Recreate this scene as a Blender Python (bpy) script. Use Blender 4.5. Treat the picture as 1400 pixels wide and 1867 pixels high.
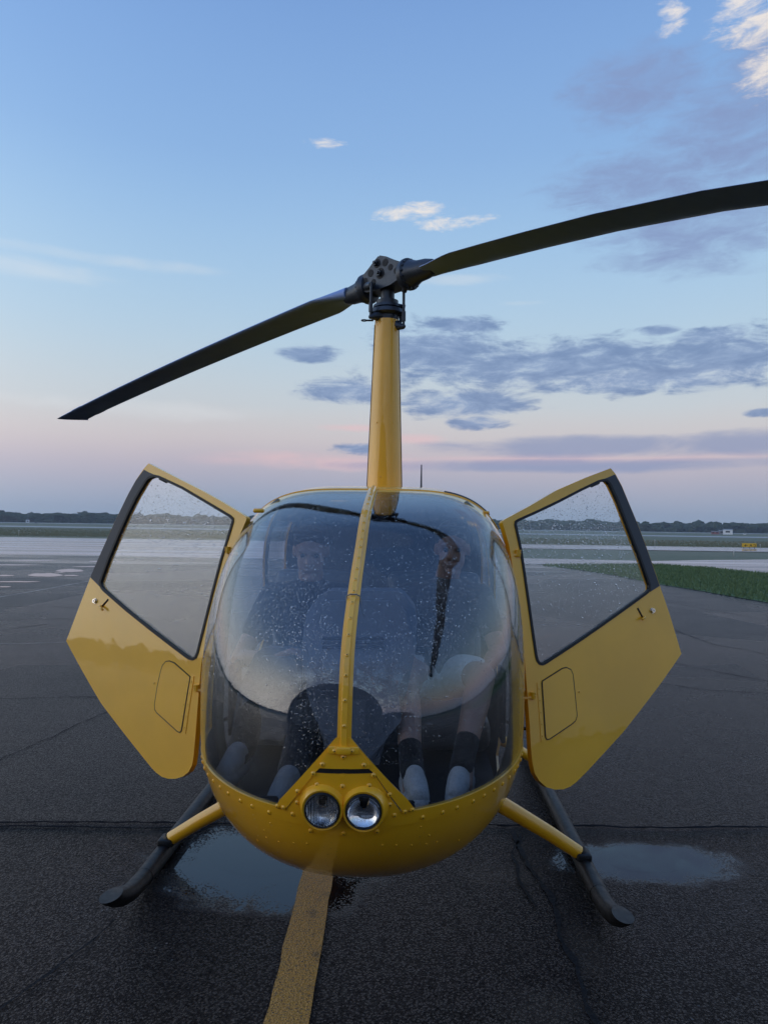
import bpy, bmesh, math, random
import numpy as np
from mathutils import Vector, Matrix, geometry
random.seed(7); RNG = np.random.default_rng(11)
for o in list(bpy.data.objects): bpy.data.objects.remove(o)
scn = bpy.context.scene
COL = scn.collection
R = math.radians

# ------------------------------------------------------------------ camera
FPX, CAMH = 1295.0, 1.7                       # focal length in photo pixels, eye height in metres
ROLL, PITCH = R(0.86), math.atan2(25, FPX)
cam = bpy.data.cameras.new('camera'); camo = bpy.data.objects.new('camera', cam); COL.objects.link(camo)
cam.sensor_fit = 'VERTICAL'; cam.angle = 2 * math.atan(933.5 / FPX); cam.clip_start = 0.05; cam.clip_end = 20000
camo.matrix_world = Matrix.Translation((0, 0, CAMH)) @ Matrix.Rotation(R(90) + PITCH, 4, 'X') @ Matrix.Rotation(ROLL, 4, 'Z')
scn.camera = camo
scn.render.resolution_x, scn.render.resolution_y = 767, 1024
vs = scn.view_settings
vs.view_transform = 'Standard'; vs.look = 'None'; vs.gamma = 1; vs.use_curve_mapping = False
vs.exposure = 0.0
scn.render.engine = 'CYCLES'
scn.cycles.max_bounces = 10; scn.cycles.transparent_max_bounces = 24; scn.cycles.transmission_bounces = 8; scn.cycles.glossy_bounces = 5
scn.cycles.caustics_reflective = False; scn.cycles.caustics_refractive = False

def lin(r, g, b):
    f = lambda c: c / 12.92 if c <= .04045 else ((c + .055) / 1.055) ** 2.4
    return (f(r / 255), f(g / 255), f(b / 255), 1)

# ------------------------------------------------------------------ node helper
class NT:
    def __init__(s, tree): s.t = tree; s.n = tree.nodes; s.l = tree.links
    def add(s, typ, **kw):
        n = s.n.new(typ)
        for k, v in kw.items(): setattr(n, k, v)
        return n
    def put(s, sock, v):
        if v is None: return
        if isinstance(v, bpy.types.NodeSocket): s.l.new(v, sock)
        else:
            try: sock.default_value = v
            except Exception: sock.default_value = tuple(v)[:len(sock.default_value)]
    def math(s, op, a, b=None, c=None, clamp=False):
        n = s.add('ShaderNodeMath', operation=op, use_clamp=clamp)
        for i, v in enumerate((a, b, c)):
            if v is not None: s.put(n.inputs[i], v)
        return n.outputs[0]
    def mix(s, f, a, b, blend='MIX'):
        n = s.add('ShaderNodeMix', data_type='RGBA', blend_type=blend)
        s.put(n.inputs[0], f); s.put(n.inputs[6], a); s.put(n.inputs[7], b); return n.outputs[2]
    def ss(s, v, lo, hi):
        n = s.add('ShaderNodeMapRange', interpolation_type='SMOOTHSTEP')
        s.put(n.inputs[0], v); n.inputs[1].default_value = lo; n.inputs[2].default_value = hi; return n.outputs[0]
    def noise(s, vec, scale, detail=4, rough=.55, dist=0, dim='3D'):
        n = s.add('ShaderNodeTexNoise', noise_dimensions=dim)
        s.put(n.inputs['Vector'], vec); n.inputs['Scale'].default_value = scale; n.inputs['Detail'].default_value = detail
        n.inputs['Roughness'].default_value = rough; n.inputs['Distortion'].default_value = dist; return n.outputs[0]
    def voro(s, vec, scale, feature='F1', rnd=1):
        n = s.add('ShaderNodeTexVoronoi', feature=feature); s.put(n.inputs['Vector'], vec)
        n.inputs['Scale'].default_value = scale; n.inputs['Randomness'].default_value = rnd; return n
    def ramp(s, f, stops, interp='LINEAR'):
        n = s.add('ShaderNodeValToRGB'); cr_ = n.color_ramp; cr_.interpolation = interp
        while len(cr_.elements) < len(stops): cr_.elements.new(.5)
        for e, (p, c) in zip(cr_.elements, stops): e.position = p; e.color = c
        s.put(n.inputs[0], f); return n.outputs[0]
    def mapping(s, vec, scale=(1, 1, 1), loc=(0, 0, 0), rot=(0, 0, 0)):
        n = s.add('ShaderNodeMapping'); s.put(n.inputs[0], vec); n.inputs[1].default_value = loc; n.inputs[2].default_value = rot; n.inputs[3].default_value = scale; return n.outputs[0]
    def bump(s, h, strength=.3, dist=.01, normal=None):
        n = s.add('ShaderNodeBump'); s.put(n.inputs['Strength'], strength); n.inputs['Distance'].default_value = dist; s.put(n.inputs['Height'], h); s.put(n.inputs['Normal'], normal); return n.outputs[0]

# ------------------------------------------------------------------ sky: dusk after rain, sunset behind the camera
SUN_AZ, SUN_EL = 256.0, 3.0                   # degrees clockwise from the view direction (+Y), above the horizon
world = bpy.data.worlds.new('World'); scn.world = world; world.use_nodes = True
w = NT(world.node_tree); w.n.clear()
tc = w.add('ShaderNodeTexCoord'); dirv = tc.outputs['Generated']
sep = w.add('ShaderNodeSeparateXYZ'); w.l.new(dirv, sep.inputs[0])
DX, DY, DZ = sep.outputs
el = w.math('MULTIPLY', w.math('ARCSINE', w.math('MINIMUM', w.math('MAXIMUM', DZ, -1), 1)), 57.29578)     # degrees
az = w.math('MULTIPLY', w.math('ARCTAN2', DX, DY), 57.29578)
elw = w.math('ADD', el, w.math('MULTIPLY', w.math('SUBTRACT', w.noise(dirv, 2.2, 3), .5), 2.0))
grad = w.ramp(w.math('DIVIDE', elw, 60.0, clamp=True), [
    (0.0, lin(146, 168, 195)), (.035, lin(160, 172, 196)), (.075, lin(190, 183, 199)), (.11, lin(211, 201, 204)), (.155, lin(205, 212, 217)),
    (.25, lin(184, 212, 233)), (.36, lin(163, 200, 236)), (.46, lin(143, 183, 231)), (.62, lin(126, 166, 223)), (1.0, lin(96, 136, 200))], 'B_SPLINE')
# warm afterglow low in the west, behind the camera
saz = R(SUN_AZ)
sdot = w.math('ADD', w.math('MULTIPLY', DX, math.sin(saz)), w.math('MULTIPLY', DY, math.cos(saz)))
glow = w.math('MULTIPLY', w.math('POWER', w.math('MAXIMUM', sdot, 0), 2.4), w.math('SUBTRACT', 1, w.ss(el, 0, 40)))
grad = w.mix(glow, grad, (1.5, 1.42, 1.30, 1))
nish = w.add('ShaderNodeTexSky', sky_type='NISHITA'); nish.sun_disc = False
nish.sun_elevation = R(SUN_EL); nish.sun_rotation = R(222); nish.air_density = 1.0; nish.dust_density = 1.0
nsk = w.mix(1.0, nish.outputs[0], (.12, .12, .12, 1), 'MULTIPLY')
skyc = w.mix(.06, grad, nsk)
# clouds, in degrees of azimuth and elevation
comb = w.add('ShaderNodeCombineXYZ'); w.l.new(az, comb.inputs[0]); w.l.new(el, comb.inputs[1])
ae = comb.outputs[0]
n_str = w.noise(w.mapping(ae, (.11, .42, 1)), 1.0, 7, .6, .4)
n_puf = w.noise(w.mapping(ae, (.30, .95, 1), (9, 4, 0)), 1.0, 12, .66, .35)
n_big = w.noise(w.mapping(ae, (.05, .09, 1), (3, 7, 0)), 1.0, 6, .6, .6)
def blob(a, e, ra, re):
    u = w.math('DIVIDE', w.math('SUBTRACT', az, a), ra); v = w.math('DIVIDE', w.math('SUBTRACT', el, e), re)
    return w.math('SUBTRACT', 1, w.math('ADD', w.math('MULTIPLY', u, u), w.math('MULTIPLY', v, v)))
def px2ae(x, y):
    u, v = x - 700, y - 933.5; c, s = math.cos(ROLL), math.sin(ROLL); u, v = c * u + s * v, -s * u + c * v
    Y, Z = FPX * math.cos(PITCH) + v * math.sin(PITCH), FPX * math.sin(PITCH) - v * math.cos(PITCH)
    return math.degrees(math.atan2(u, Y)), math.degrees(math.atan2(Z, math.hypot(u, Y)))
def cloudgroup(specs, noise, gain, lo, hi):
    m = None
    for (x, y, rx, ry) in specs:
        a, e = px2ae(x, y); a2, _ = px2ae(x + rx, y); _, e2 = px2ae(x, y - ry)
        b = w.math('MAXIMUM', blob(a, e, abs(a2 - a), abs(e2 - e)), -3.0)
        m = b if m is None else w.math('MAXIMUM', m, b)
    return w.ss(w.math('ADD', m, w.math('MULTIPLY', w.math('SUBTRACT', noise, .5), gain)), lo, hi)
mid = cloudgroup([(1010, 665, 330, 42), (1320, 655, 190, 48), (800, 640, 110, 50), (850, 735, 120, 26), (640, 712, 90, 22), (870, 770, 55, 12), (1180, 690, 260, 26),
                  (560, 645, 55, 14), (660, 818, 45, 10), (840, 595, 70, 16), (1200, 603, 40, 9), (1390, 752, 34, 7), (1300, 612, 90, 16)], n_puf, 5.6, -.8, .9)
low = cloudgroup([(1100, 815, 360, 20), (1390, 803, 260, 24), (1010, 850, 420, 13)], n_str, 3.4, -.5, 1.0)
lav = cloudgroup([(1270, 420, 190, 75), (1180, 330, 190, 60), (1330, 250, 170, 110), (1160, 160, 130, 70), (1400, 150, 120, 120)], n_puf, 4.5, -.9, 1.7)
pink = cloudgroup([(620, 842, 330, 20), (1010, 838, 420, 12), (640, 780, 70, 9), (760, 800, 60, 12)], n_str, 3.2, -.1, 1.6)
wisp = cloudgroup([(180, 470, 240, 16), (60, 490, 190, 26), (260, 745, 260, 22), (70, 730, 190, 18), (1110, 690, 420, 22), (850, 510, 90, 12), (960, 552, 60, 6)], n_str, 3.6, 0, 1.6)
brt = cloudgroup([(765, 388, 78, 17), (815, 402, 66, 16), (595, 264, 36, 9), (1375, 30, 80, 60), (1395, 135, 60, 45), (1225, 30, 26, 40)], n_puf, 8.0, -.3, 2.0)
# the same kind of broken cloud round the rest of the sky
back = w.math('MULTIPLY', w.ss(w.math('ABSOLUTE', az), 95, 150), w.math('MULTIPLY', w.ss(w.math('ADD', n_puf, w.math('MULTIPLY', n_big, .8)), .76, .96), w.math('SUBTRACT', 1, w.ss(el, 26, 60))))
skyc = w.mix(w.math('MULTIPLY', wisp, .35), skyc, lin(222, 226, 230))
skyc = w.mix(w.math('MULTIPLY', pink, .75), skyc, lin(228, 194, 198))
skyc = w.mix(w.math('MULTIPLY', lav, .85), skyc, lin(134, 152, 194))
skyc = w.mix(w.math('MULTIPLY', low, .75), skyc, lin(138, 152, 188))
midc = w.mix(w.ss(n_puf, .3, .7), lin(146, 168, 204), lin(106, 132, 176))
skyc = w.mix(w.math('MULTIPLY', mid, .85), skyc, midc)
skyc = w.mix(w.math('MULTIPLY', brt, .85), skyc, lin(246, 236, 226))
skyc = w.mix(w.math('MULTIPLY', back, .9), skyc, w.mix(w.math('MULTIPLY', w.ss(n_puf, .58, .7), .8), lin(88, 102, 134), lin(238, 176, 128)))
# western dusk sky raised by an added gain to light the helicopter's front
wdot = w.math('ADD', w.math('MULTIPLY', DX, math.sin(R(222))), w.math('MULTIPLY', DY, math.cos(R(222))))
west = w.math('ADD', 1.0, w.math('MULTIPLY', w.ss(wdot, -.6, 1.0), .65))
gain = w.add('ShaderNodeCombineXYZ'); w.l.new(west, gain.inputs[0]); w.l.new(west, gain.inputs[1]); w.l.new(west, gain.inputs[2])
skyc = w.mix(1.0, skyc, gain.outputs[0], 'MULTIPLY')
bg = w.add('ShaderNodeBackground'); w.l.new(skyc, bg.inputs[0]); bg.inputs[1].default_value = 1.0
wo = w.add('ShaderNodeOutputWorld'); w.l.new(bg.outputs[0], wo.inputs[0])

sun = bpy.data.lights.new('sun', 'SUN'); sun.energy = .12; sun.angle = R(180); sun.color = (1, .92, .80)
suno = bpy.data.objects.new('sun', sun); COL.objects.link(suno); suno.location = (0, -20, 20)
laz = R(222); sd = Vector((math.sin(laz) * math.cos(R(24)), math.cos(laz) * math.cos(R(24)), math.sin(R(24))))   # soft light of the whole western sky
suno.rotation_euler = sd.to_track_quat('Z', 'Y').to_euler()

# ------------------------------------------------------------------ photo pixel -> place
CAM = np.array([0, 0, CAMH])
def ray(px, py):
    u, v = px - 700, py - 933.5; c, s = math.cos(ROLL), math.sin(ROLL); u, v = c * u + s * v, -s * u + c * v
    return np.array([u, FPX * math.cos(PITCH) + v * math.sin(PITCH), FPX * math.sin(PITCH) - v * math.cos(PITCH)]) / FPX
def onground(px, py, z=0.0):
    d = ray(px, py); return CAM + d * (z - CAMH) / d[2]
YAW, NX, NY = R(-2.5), -.105, 2.06            # the helicopter: nose above (NX, NY), turned by YAW
CY, SY = math.cos(YAW), math.sin(YAW)
def w2l(p): x, y = p[0] - NX, p[1] - NY; return np.array([CY * x + SY * y, -SY * x + CY * y, p[2]])
def d2l(d): return np.array([CY * d[0] + SY * d[1], -SY * d[0] + CY * d[1], d[2]])
CAML = w2l(CAM)
def rayl(px, py): return d2l(ray(px, py))     # in the helicopter's own frame
HEL = Matrix.Translation((NX, NY, 0)) @ Matrix.Rotation(YAW, 4, 'Z')

# ------------------------------------------------------------------ materials
def mat(name, base, rough=.5, metal=0, spec=.5, coat=0, coat_rough=.05, fn=None, **kw):
    m = bpy.data.materials.new(name); m.use_nodes = True; t = NT(m.node_tree)
    b = t.n['Principled BSDF']
    b.inputs['Base Color'].default_value = (*base[:3], 1); b.inputs['Roughness'].default_value = rough; b.inputs['Metallic'].default_value = metal
    b.inputs['Specular IOR Level'].default_value = spec; b.inputs['Coat Weight'].default_value = coat; b.inputs['Coat Roughness'].default_value = coat_rough
    if fn: fn(t, b)
    return m
def objc(t): return t.add('ShaderNodeTexCoord').outputs['Object']
def geo(t): return t.add('ShaderNodeNewGeometry').outputs['Position']
YEL = (.95, .465, .010)
def yel_fn(t, b):
    n = t.noise(objc(t), 2.3, 5); n2 = t.noise(objc(t), 60, 3)
    t.put(b.inputs['Base Color'], t.mix(t.ss(n, .35, .7), (YEL[0] * .93, YEL[1] * .92, YEL[2], 1), (YEL[0] * 1.04, YEL[1] * 1.04, YEL[2] * 1.1, 1)))
    t.put(b.inputs['Coat Roughness'], t.math('ADD', t.math('MULTIPLY', t.ss(n2, .55, .8), .12), .03))
    h = t.noise(objc(t), 6, 2)
    t.put(b.inputs['Coat Normal'], t.bump(h, .12, .01))
M = {}
M['yellow'] = mat('yellow_paint', YEL, .42, coat=.9, fn=yel_fn)
def inner_fn(t, b):
    n = t.noise(objc(t), 140, 3); t.put(b.inputs['Base Color'], t.mix(n, (.03, .032, .036, 1), (.06, .062, .068, 1))); t.put(b.inputs['Normal'], t.bump(n, .3, .002))
M['lining'] = mat('cabin_lining', (.04, .04, .045), .75, fn=inner_fn)
def rub_fn(t, b):
    n = t.noise(objc(t), 35, 5); t.put(b.inputs['Base Color'], t.mix(n, (.006, .0065, .008, 1), (.014, .015, .017, 1))); t.put(b.inputs['Roughness'], t.math('ADD', t.math('MULTIPLY', n, .35), .30)); b.inputs['Specular IOR Level'].default_value = .3
M['black'] = mat('black_paint', (.02, .021, .024), .4, fn=rub_fn)
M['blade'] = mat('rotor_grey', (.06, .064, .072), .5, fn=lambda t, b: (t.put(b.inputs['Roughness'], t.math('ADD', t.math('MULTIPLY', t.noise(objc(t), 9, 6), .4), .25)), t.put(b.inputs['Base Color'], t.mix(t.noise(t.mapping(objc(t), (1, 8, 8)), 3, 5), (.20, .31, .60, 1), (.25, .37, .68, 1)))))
M['trim'] = mat('charcoal_trim', (.045, .050, .060), .55)
M['seal'] = mat('black_rubber_seal', (.008, .008, .009), .6)
M['steel'] = mat('bright_steel', (.6, .6, .6), .18, metal=1)
M['hubmetal'] = mat('hub_metal', (.045, .054, .07), .38, metal=.5, fn=lambda t, b: t.put(b.inputs['Roughness'], t.math('ADD', t.math('MULTIPLY', t.noise(objc(t), 60, 4), .4), .2)))
M['dark'] = mat('dark_hole_shade', (.006, .006, .007), .7)
M['chrome'] = mat('lamp_reflector', (.85, .85, .86), .06, metal=1)
M['bulb'] = mat('lamp_bulb_shield', (.05, .045, .05), .2, metal=.7)
def vin_fn(t, b):
    v = t.voro(objc(t), 260, 'DISTANCE_TO_EDGE').outputs[0]; t.put(b.inputs['Normal'], t.bump(v, .25, .002))
    t.put(b.inputs['Base Color'], t.mix(t.noise(objc(t), 7, 4), (.085, .10, .125, 1), (.13, .15, .18, 1)))
M['vinyl'] = mat('grey_vinyl', (.05, .055, .065), .45, fn=vin_fn)
def gl_mat(name, tint, rough=0.0, refl=1.0, dirt=.02, f0=.05):
    m = bpy.data.materials.new(name); m.use_nodes = True; t = NT(m.node_tree); t.n.clear()
    tr = t.add('ShaderNodeBsdfTransparent'); tr.inputs[0].default_value = (*tint, 1)
    gs = t.add('ShaderNodeBsdfGlossy'); gs.inputs['Color'].default_value = (refl, refl, refl, 1); gs.inputs['Roughness'].default_value = rough
    lw = t.add('ShaderNodeLayerWeight'); lw.inputs[0].default_value = .5
    f = t.math('ADD', t.math('MULTIPLY', t.math('POWER', lw.outputs['Facing'], 5), .9), f0)
    mx = t.add('ShaderNodeMixShader'); t.l.new(f, mx.inputs[0]); t.l.new(tr.outputs[0], mx.inputs[1]); t.l.new(gs.outputs[0], mx.inputs[2])
    df = t.add('ShaderNodeBsdfDiffuse'); df.inputs[0].default_value = (.5, .52, .55, 1)
    mx2 = t.add('ShaderNodeMixShader'); t.put(mx2.inputs[0], t.math('MULTIPLY', t.ss(t.noise(t.mapping(objc(t), (1, 1, .35)), 5, 6), .4, .75), dirt))
    t.l.new(mx.outputs[0], mx2.inputs[1]); t.l.new(df.outputs[0], mx2.inputs[2])
    o = t.add('ShaderNodeOutputMaterial'); t.l.new(mx2.outputs[0], o.inputs[0]); return m
M['glass'] = gl_mat('windshield_glass', (.79, .81, .83), dirt=.025, f0=.078)
M['doorglass'] = gl_mat('door_glass', (.95, .96, .965), dirt=.03, f0=.036)
def drop_mat():
    m = bpy.data.materials.new('raindrop_water'); m.use_nodes = True; t = NT(m.node_tree); t.n.clear()
    g = t.add('ShaderNodeBsdfGlass'); g.inputs['IOR'].default_value = 1.33; g.inputs['Roughness'].default_value = .0
    o = t.add('ShaderNodeOutputMaterial'); t.l.new(g.outputs[0], o.inputs[0]); return m
M['drop'] = drop_mat()
def lens_mat(flute):
    m = bpy.data.materials.new('lamp_lens_fluted' if flute else 'lamp_lens_clear'); m.use_nodes = True; t = NT(m.node_tree); t.n.clear()
    g = t.add('ShaderNodeBsdfGlass'); g.inputs['IOR'].default_value = 1.45; g.inputs['Roughness'].default_value = .01
    if flute:
        wv = t.add('ShaderNodeTexWave'); wv.bands_direction = 'X'; t.put(wv.inputs[0], objc(t)); wv.inputs['Scale'].default_value = 38
        t.put(g.inputs['Normal'], t.bump(wv.outputs[1], .9, .004))
    o = t.add('ShaderNodeOutputMaterial'); t.l.new(g.outputs[0], o.inputs[0]); return m

# ------------------------------------------------------------------ mesh helpers
def link(o, parent=None, world=False):
    COL.objects.link(o)
    if parent: o.parent = parent
    return o
def mesh(name, verts, faces, m, parent=None, smooth=True, normals=None):
    me = bpy.data.meshes.new(name); me.from_pydata([tuple(v) for v in verts], [], [tuple(f) for f in faces]); me.update()
    if smooth: me.polygons.foreach_set('use_smooth', [True] * len(me.polygons))
    if normals is not None: me.normals_split_custom_set_from_vertices([tuple(n) for n in normals])
    ms = m if isinstance(m, (list, tuple)) else [m]
    for x in ms: me.materials.append(x)
    return link(bpy.data.objects.new(name, me), parent)
def bmobj(name, bm, m, parent=None, smooth=True, auto=None):
    me = bpy.data.meshes.new(name); bmesh.ops.recalc_face_normals(bm, faces=bm.faces[:]); bm.to_mesh(me); bm.free()
    if smooth:
        me.polygons.foreach_set('use_smooth', [True] * len(me.polygons))
        if auto is not None: me.set_sharp_from_angle(angle=R(auto))
    ms = m if isinstance(m, (list, tuple)) else [m]
    for x in ms: me.materials.append(x)
    return link(bpy.data.objects.new(name, me), parent)
def tag(o, label=None, cat=None, group=None, kind=None):
    if label: o['label'] = label
    if cat: o['category'] = cat
    if group: o['group'] = group
    if kind: o['kind'] = kind
    return o
def empty(name, loc=(0, 0, 0), rz=0):
    o = bpy.data.objects.new(name, None); o.empty_display_size = .2; o.location = loc; o.rotation_euler = (0, 0, rz); return link(o)
def frame(axis):
    a = Vector(axis).normalized(); up = Vector((0, 0, 1)) if abs(a.z) < .95 else Vector((0, 1, 0))
    s = a.cross(up).normalized(); return s, s.cross(a).normalized(), a
def tube(bm, pts, rad, seg=14, caps=True, capdir=None):
    pts = [Vector(p) for p in pts]; n = len(pts); rad = rad if isinstance(rad, (list, tuple)) else [rad] * n
    rings = []; side = None
    for i, p in enumerate(pts):
        t = (pts[min(i + 1, n - 1)] - pts[max(i - 1, 0)]).normalized()
        if side is None: side, up, _ = frame(t)
        side = (side - t * side.dot(t)).normalized(); up = side.cross(t)
        rings.append([bm.verts.new(p + (side * math.cos(2 * math.pi * k / seg) + up * math.sin(2 * math.pi * k / seg)) * rad[i]) for k in range(seg)])
    for a, b in zip(rings, rings[1:]):
        for k in range(seg): bm.faces.new((a[k], a[(k + 1) % seg], b[(k + 1) % seg], b[k]))
    if caps: bm.faces.new(rings[0][::-1]); bm.faces.new(rings[-1])
    return rings
def rbox(bm, size, loc=(0, 0, 0), bevel=.01, seg=2, mtx=None):
    r = bmesh.ops.create_cube(bm, size=1); vs_ = r['verts']
    bmesh.ops.scale(bm, vec=size, verts=vs_)
    if bevel:
        es = list({e for v in vs_ for e in v.link_edges}); out = bmesh.ops.bevel(bm, geom=es + vs_, offset=bevel, segments=seg, affect='EDGES', profile=.5)
        vs_ = list({v for f in out['faces'] for v in f.verts} | {v for v in vs_ if v.is_valid})
    mt = Matrix.Translation(loc) @ (mtx or Matrix.Identity(4))
    bmesh.ops.transform(bm, matrix=mt, verts=vs_); return vs_
def disc_cyl(bm, c, axis, r, h, seg=20, r2=None):
    s, u, a = frame(axis); c = Vector(c); r2 = r if r2 is None else r2
    A = [bm.verts.new(c + (s * math.cos(2 * math.pi * k / seg) + u * math.sin(2 * math.pi * k / seg)) * r) for k in range(seg)]
    B = [bm.verts.new(c + a * h + (s * math.cos(2 * math.pi * k / seg) + u * math.sin(2 * math.pi * k / seg)) * r2) for k in range(seg)]
    for k in range(seg): bm.faces.new((A[k], A[(k + 1) % seg], B[(k + 1) % seg], B[k]))
    bm.faces.new(A[::-1]); bm.faces.new(B)
def sheet2d(outer, holes, step):
    """flat polygon with holes, cut by a grid: (points2d, tris/ngons)"""
    loops = [[Vector((p[0], p[1], 0)) for p in outer]] + [[Vector((p[0], p[1], 0)) for p in h] for h in holes]
    flat = [p for l in loops for p in l]
    tris = geometry.tessellate_polygon(loops)
    bm = bmesh.new(); vv = [bm.verts.new(p) for p in flat]
    for t in tris:
        try: bm.faces.new([vv[i] for i in t])
        except ValueError: pass
    xs = [p.x for p in flat]; ys = [p.y for p in flat]
    for lo, hi, ax in ((min(xs), max(xs), 0), (min(ys), max(ys), 1)):
        k = lo + step
        while k < hi - 1e-4:
            co = [0, 0, 0]; co[ax] = k; no = [0, 0, 0]; no[ax] = 1
            bmesh.ops.bisect_plane(bm, geom=bm.verts[:] + bm.edges[:] + bm.faces[:], dist=1e-5, plane_co=co, plane_no=no); k += step
    bmesh.ops.remove_doubles(bm, verts=bm.verts[:], dist=1e-5)
    bm.verts.index_update()
    pts = [(v.co.x, v.co.y) for v in bm.verts]; fs = [[v.index for v in f.verts] for f in bm.faces]
    be = []
    for e in bm.edges:
        if len(e.link_faces) == 1:
            f = e.link_faces[0]; ids = [v.index for v in f.verts]; a, b = e.verts[0].index, e.verts[1].index
            i = ids.index(a)
            be.append((a, b) if ids[(i + 1) % len(ids)] == b else (b, a))
    bm.free(); return pts, fs, be
def slab(name, outer, holes, step, fmap, thick, m, parent, edge_mat=None):
    """fmap(u,v,off) -> 3D point; front at off=0, back at off=-thick"""
    pts, fs, be = sheet2d(outer, holes, step); n = len(pts)
    F = [np.array(fmap(u, v, 0)) for u, v in pts]; B = [np.array(fmap(u, v, -thick)) for u, v in pts]
    nor = [(a - b) / np.linalg.norm(a - b) for a, b in zip(F, B)]
    # orientation
    f0 = fs[0]; nn = np.cross(F[f0[1]] - F[f0[0]], F[f0[2]] - F[f0[0]]); flip = np.dot(nn, nor[f0[0]]) < 0
    V = F + B; N = nor + [-x for x in nor]; faces = []
    for f in fs:
        faces.append(f[::-1] if flip else f); g = [i + n for i in f]; faces.append(g if flip else g[::-1])
    for a, b in be:
        t = F[b] - F[a]; sn = np.cross(t, nor[a]); sn /= (np.linalg.norm(sn) + 1e-12)
        if flip: sn = -sn
        k = len(V); V += [F[a], F[b], B[b], B[a]]; N += [sn] * 4
        faces.append((k, k + 1, k + 2, k + 3) if flip else (k + 3, k + 2, k + 1, k))
    return mesh(name, V, faces, m, parent, True, N)

# ================================================================== the setting
def ground_sheet(name, poly, z, m, kind='structure', parent=None):
    bm = bmesh.new(); f = bm.faces.new([bm.verts.new((p[0], p[1], z)) for p in poly])
    if f.calc_area() and f.normal.z < 0: f.normal_flip()
    bmesh.ops.triangulate(bm, faces=bm.faces[:])
    me = bpy.data.meshes.new(name); bm.to_mesh(me); bm.free(); me.materials.append(m)
    for p in me.polygons:
        if p.normal.z < 0: p.flip()
    o = link(bpy.data.objects.new(name, me), parent)
    if kind: o['kind'] = kind
    return o
def field_fn(t, b):
    p = geo(t); n = t.noise(t.mapping(p, (.012, .05, 1)), 1, 6); n2 = t.noise(p, 1.6, 6, .7)
    c = t.mix(t.ss(n, .35, .68), (.20, .20, .13, 1), (.27, .245, .17, 1)); c = t.mix(t.math('MULTIPLY', t.ss(n2, .4, .75), .6), c, (.12, .16, .08, 1))
    t.put(b.inputs['Base Color'], c); t.put(b.inputs['Normal'], t.bump(n2, .5, .2))
M['field'] = mat('dry_field_grass', (.08, .08, .04), .95, spec=.1, fn=field_fn)
ground_sheet('ground', [(-6000, -6000), (6000, -6000), (6000, 6000), (-6000, 6000)], -.10, M['field'])

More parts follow.
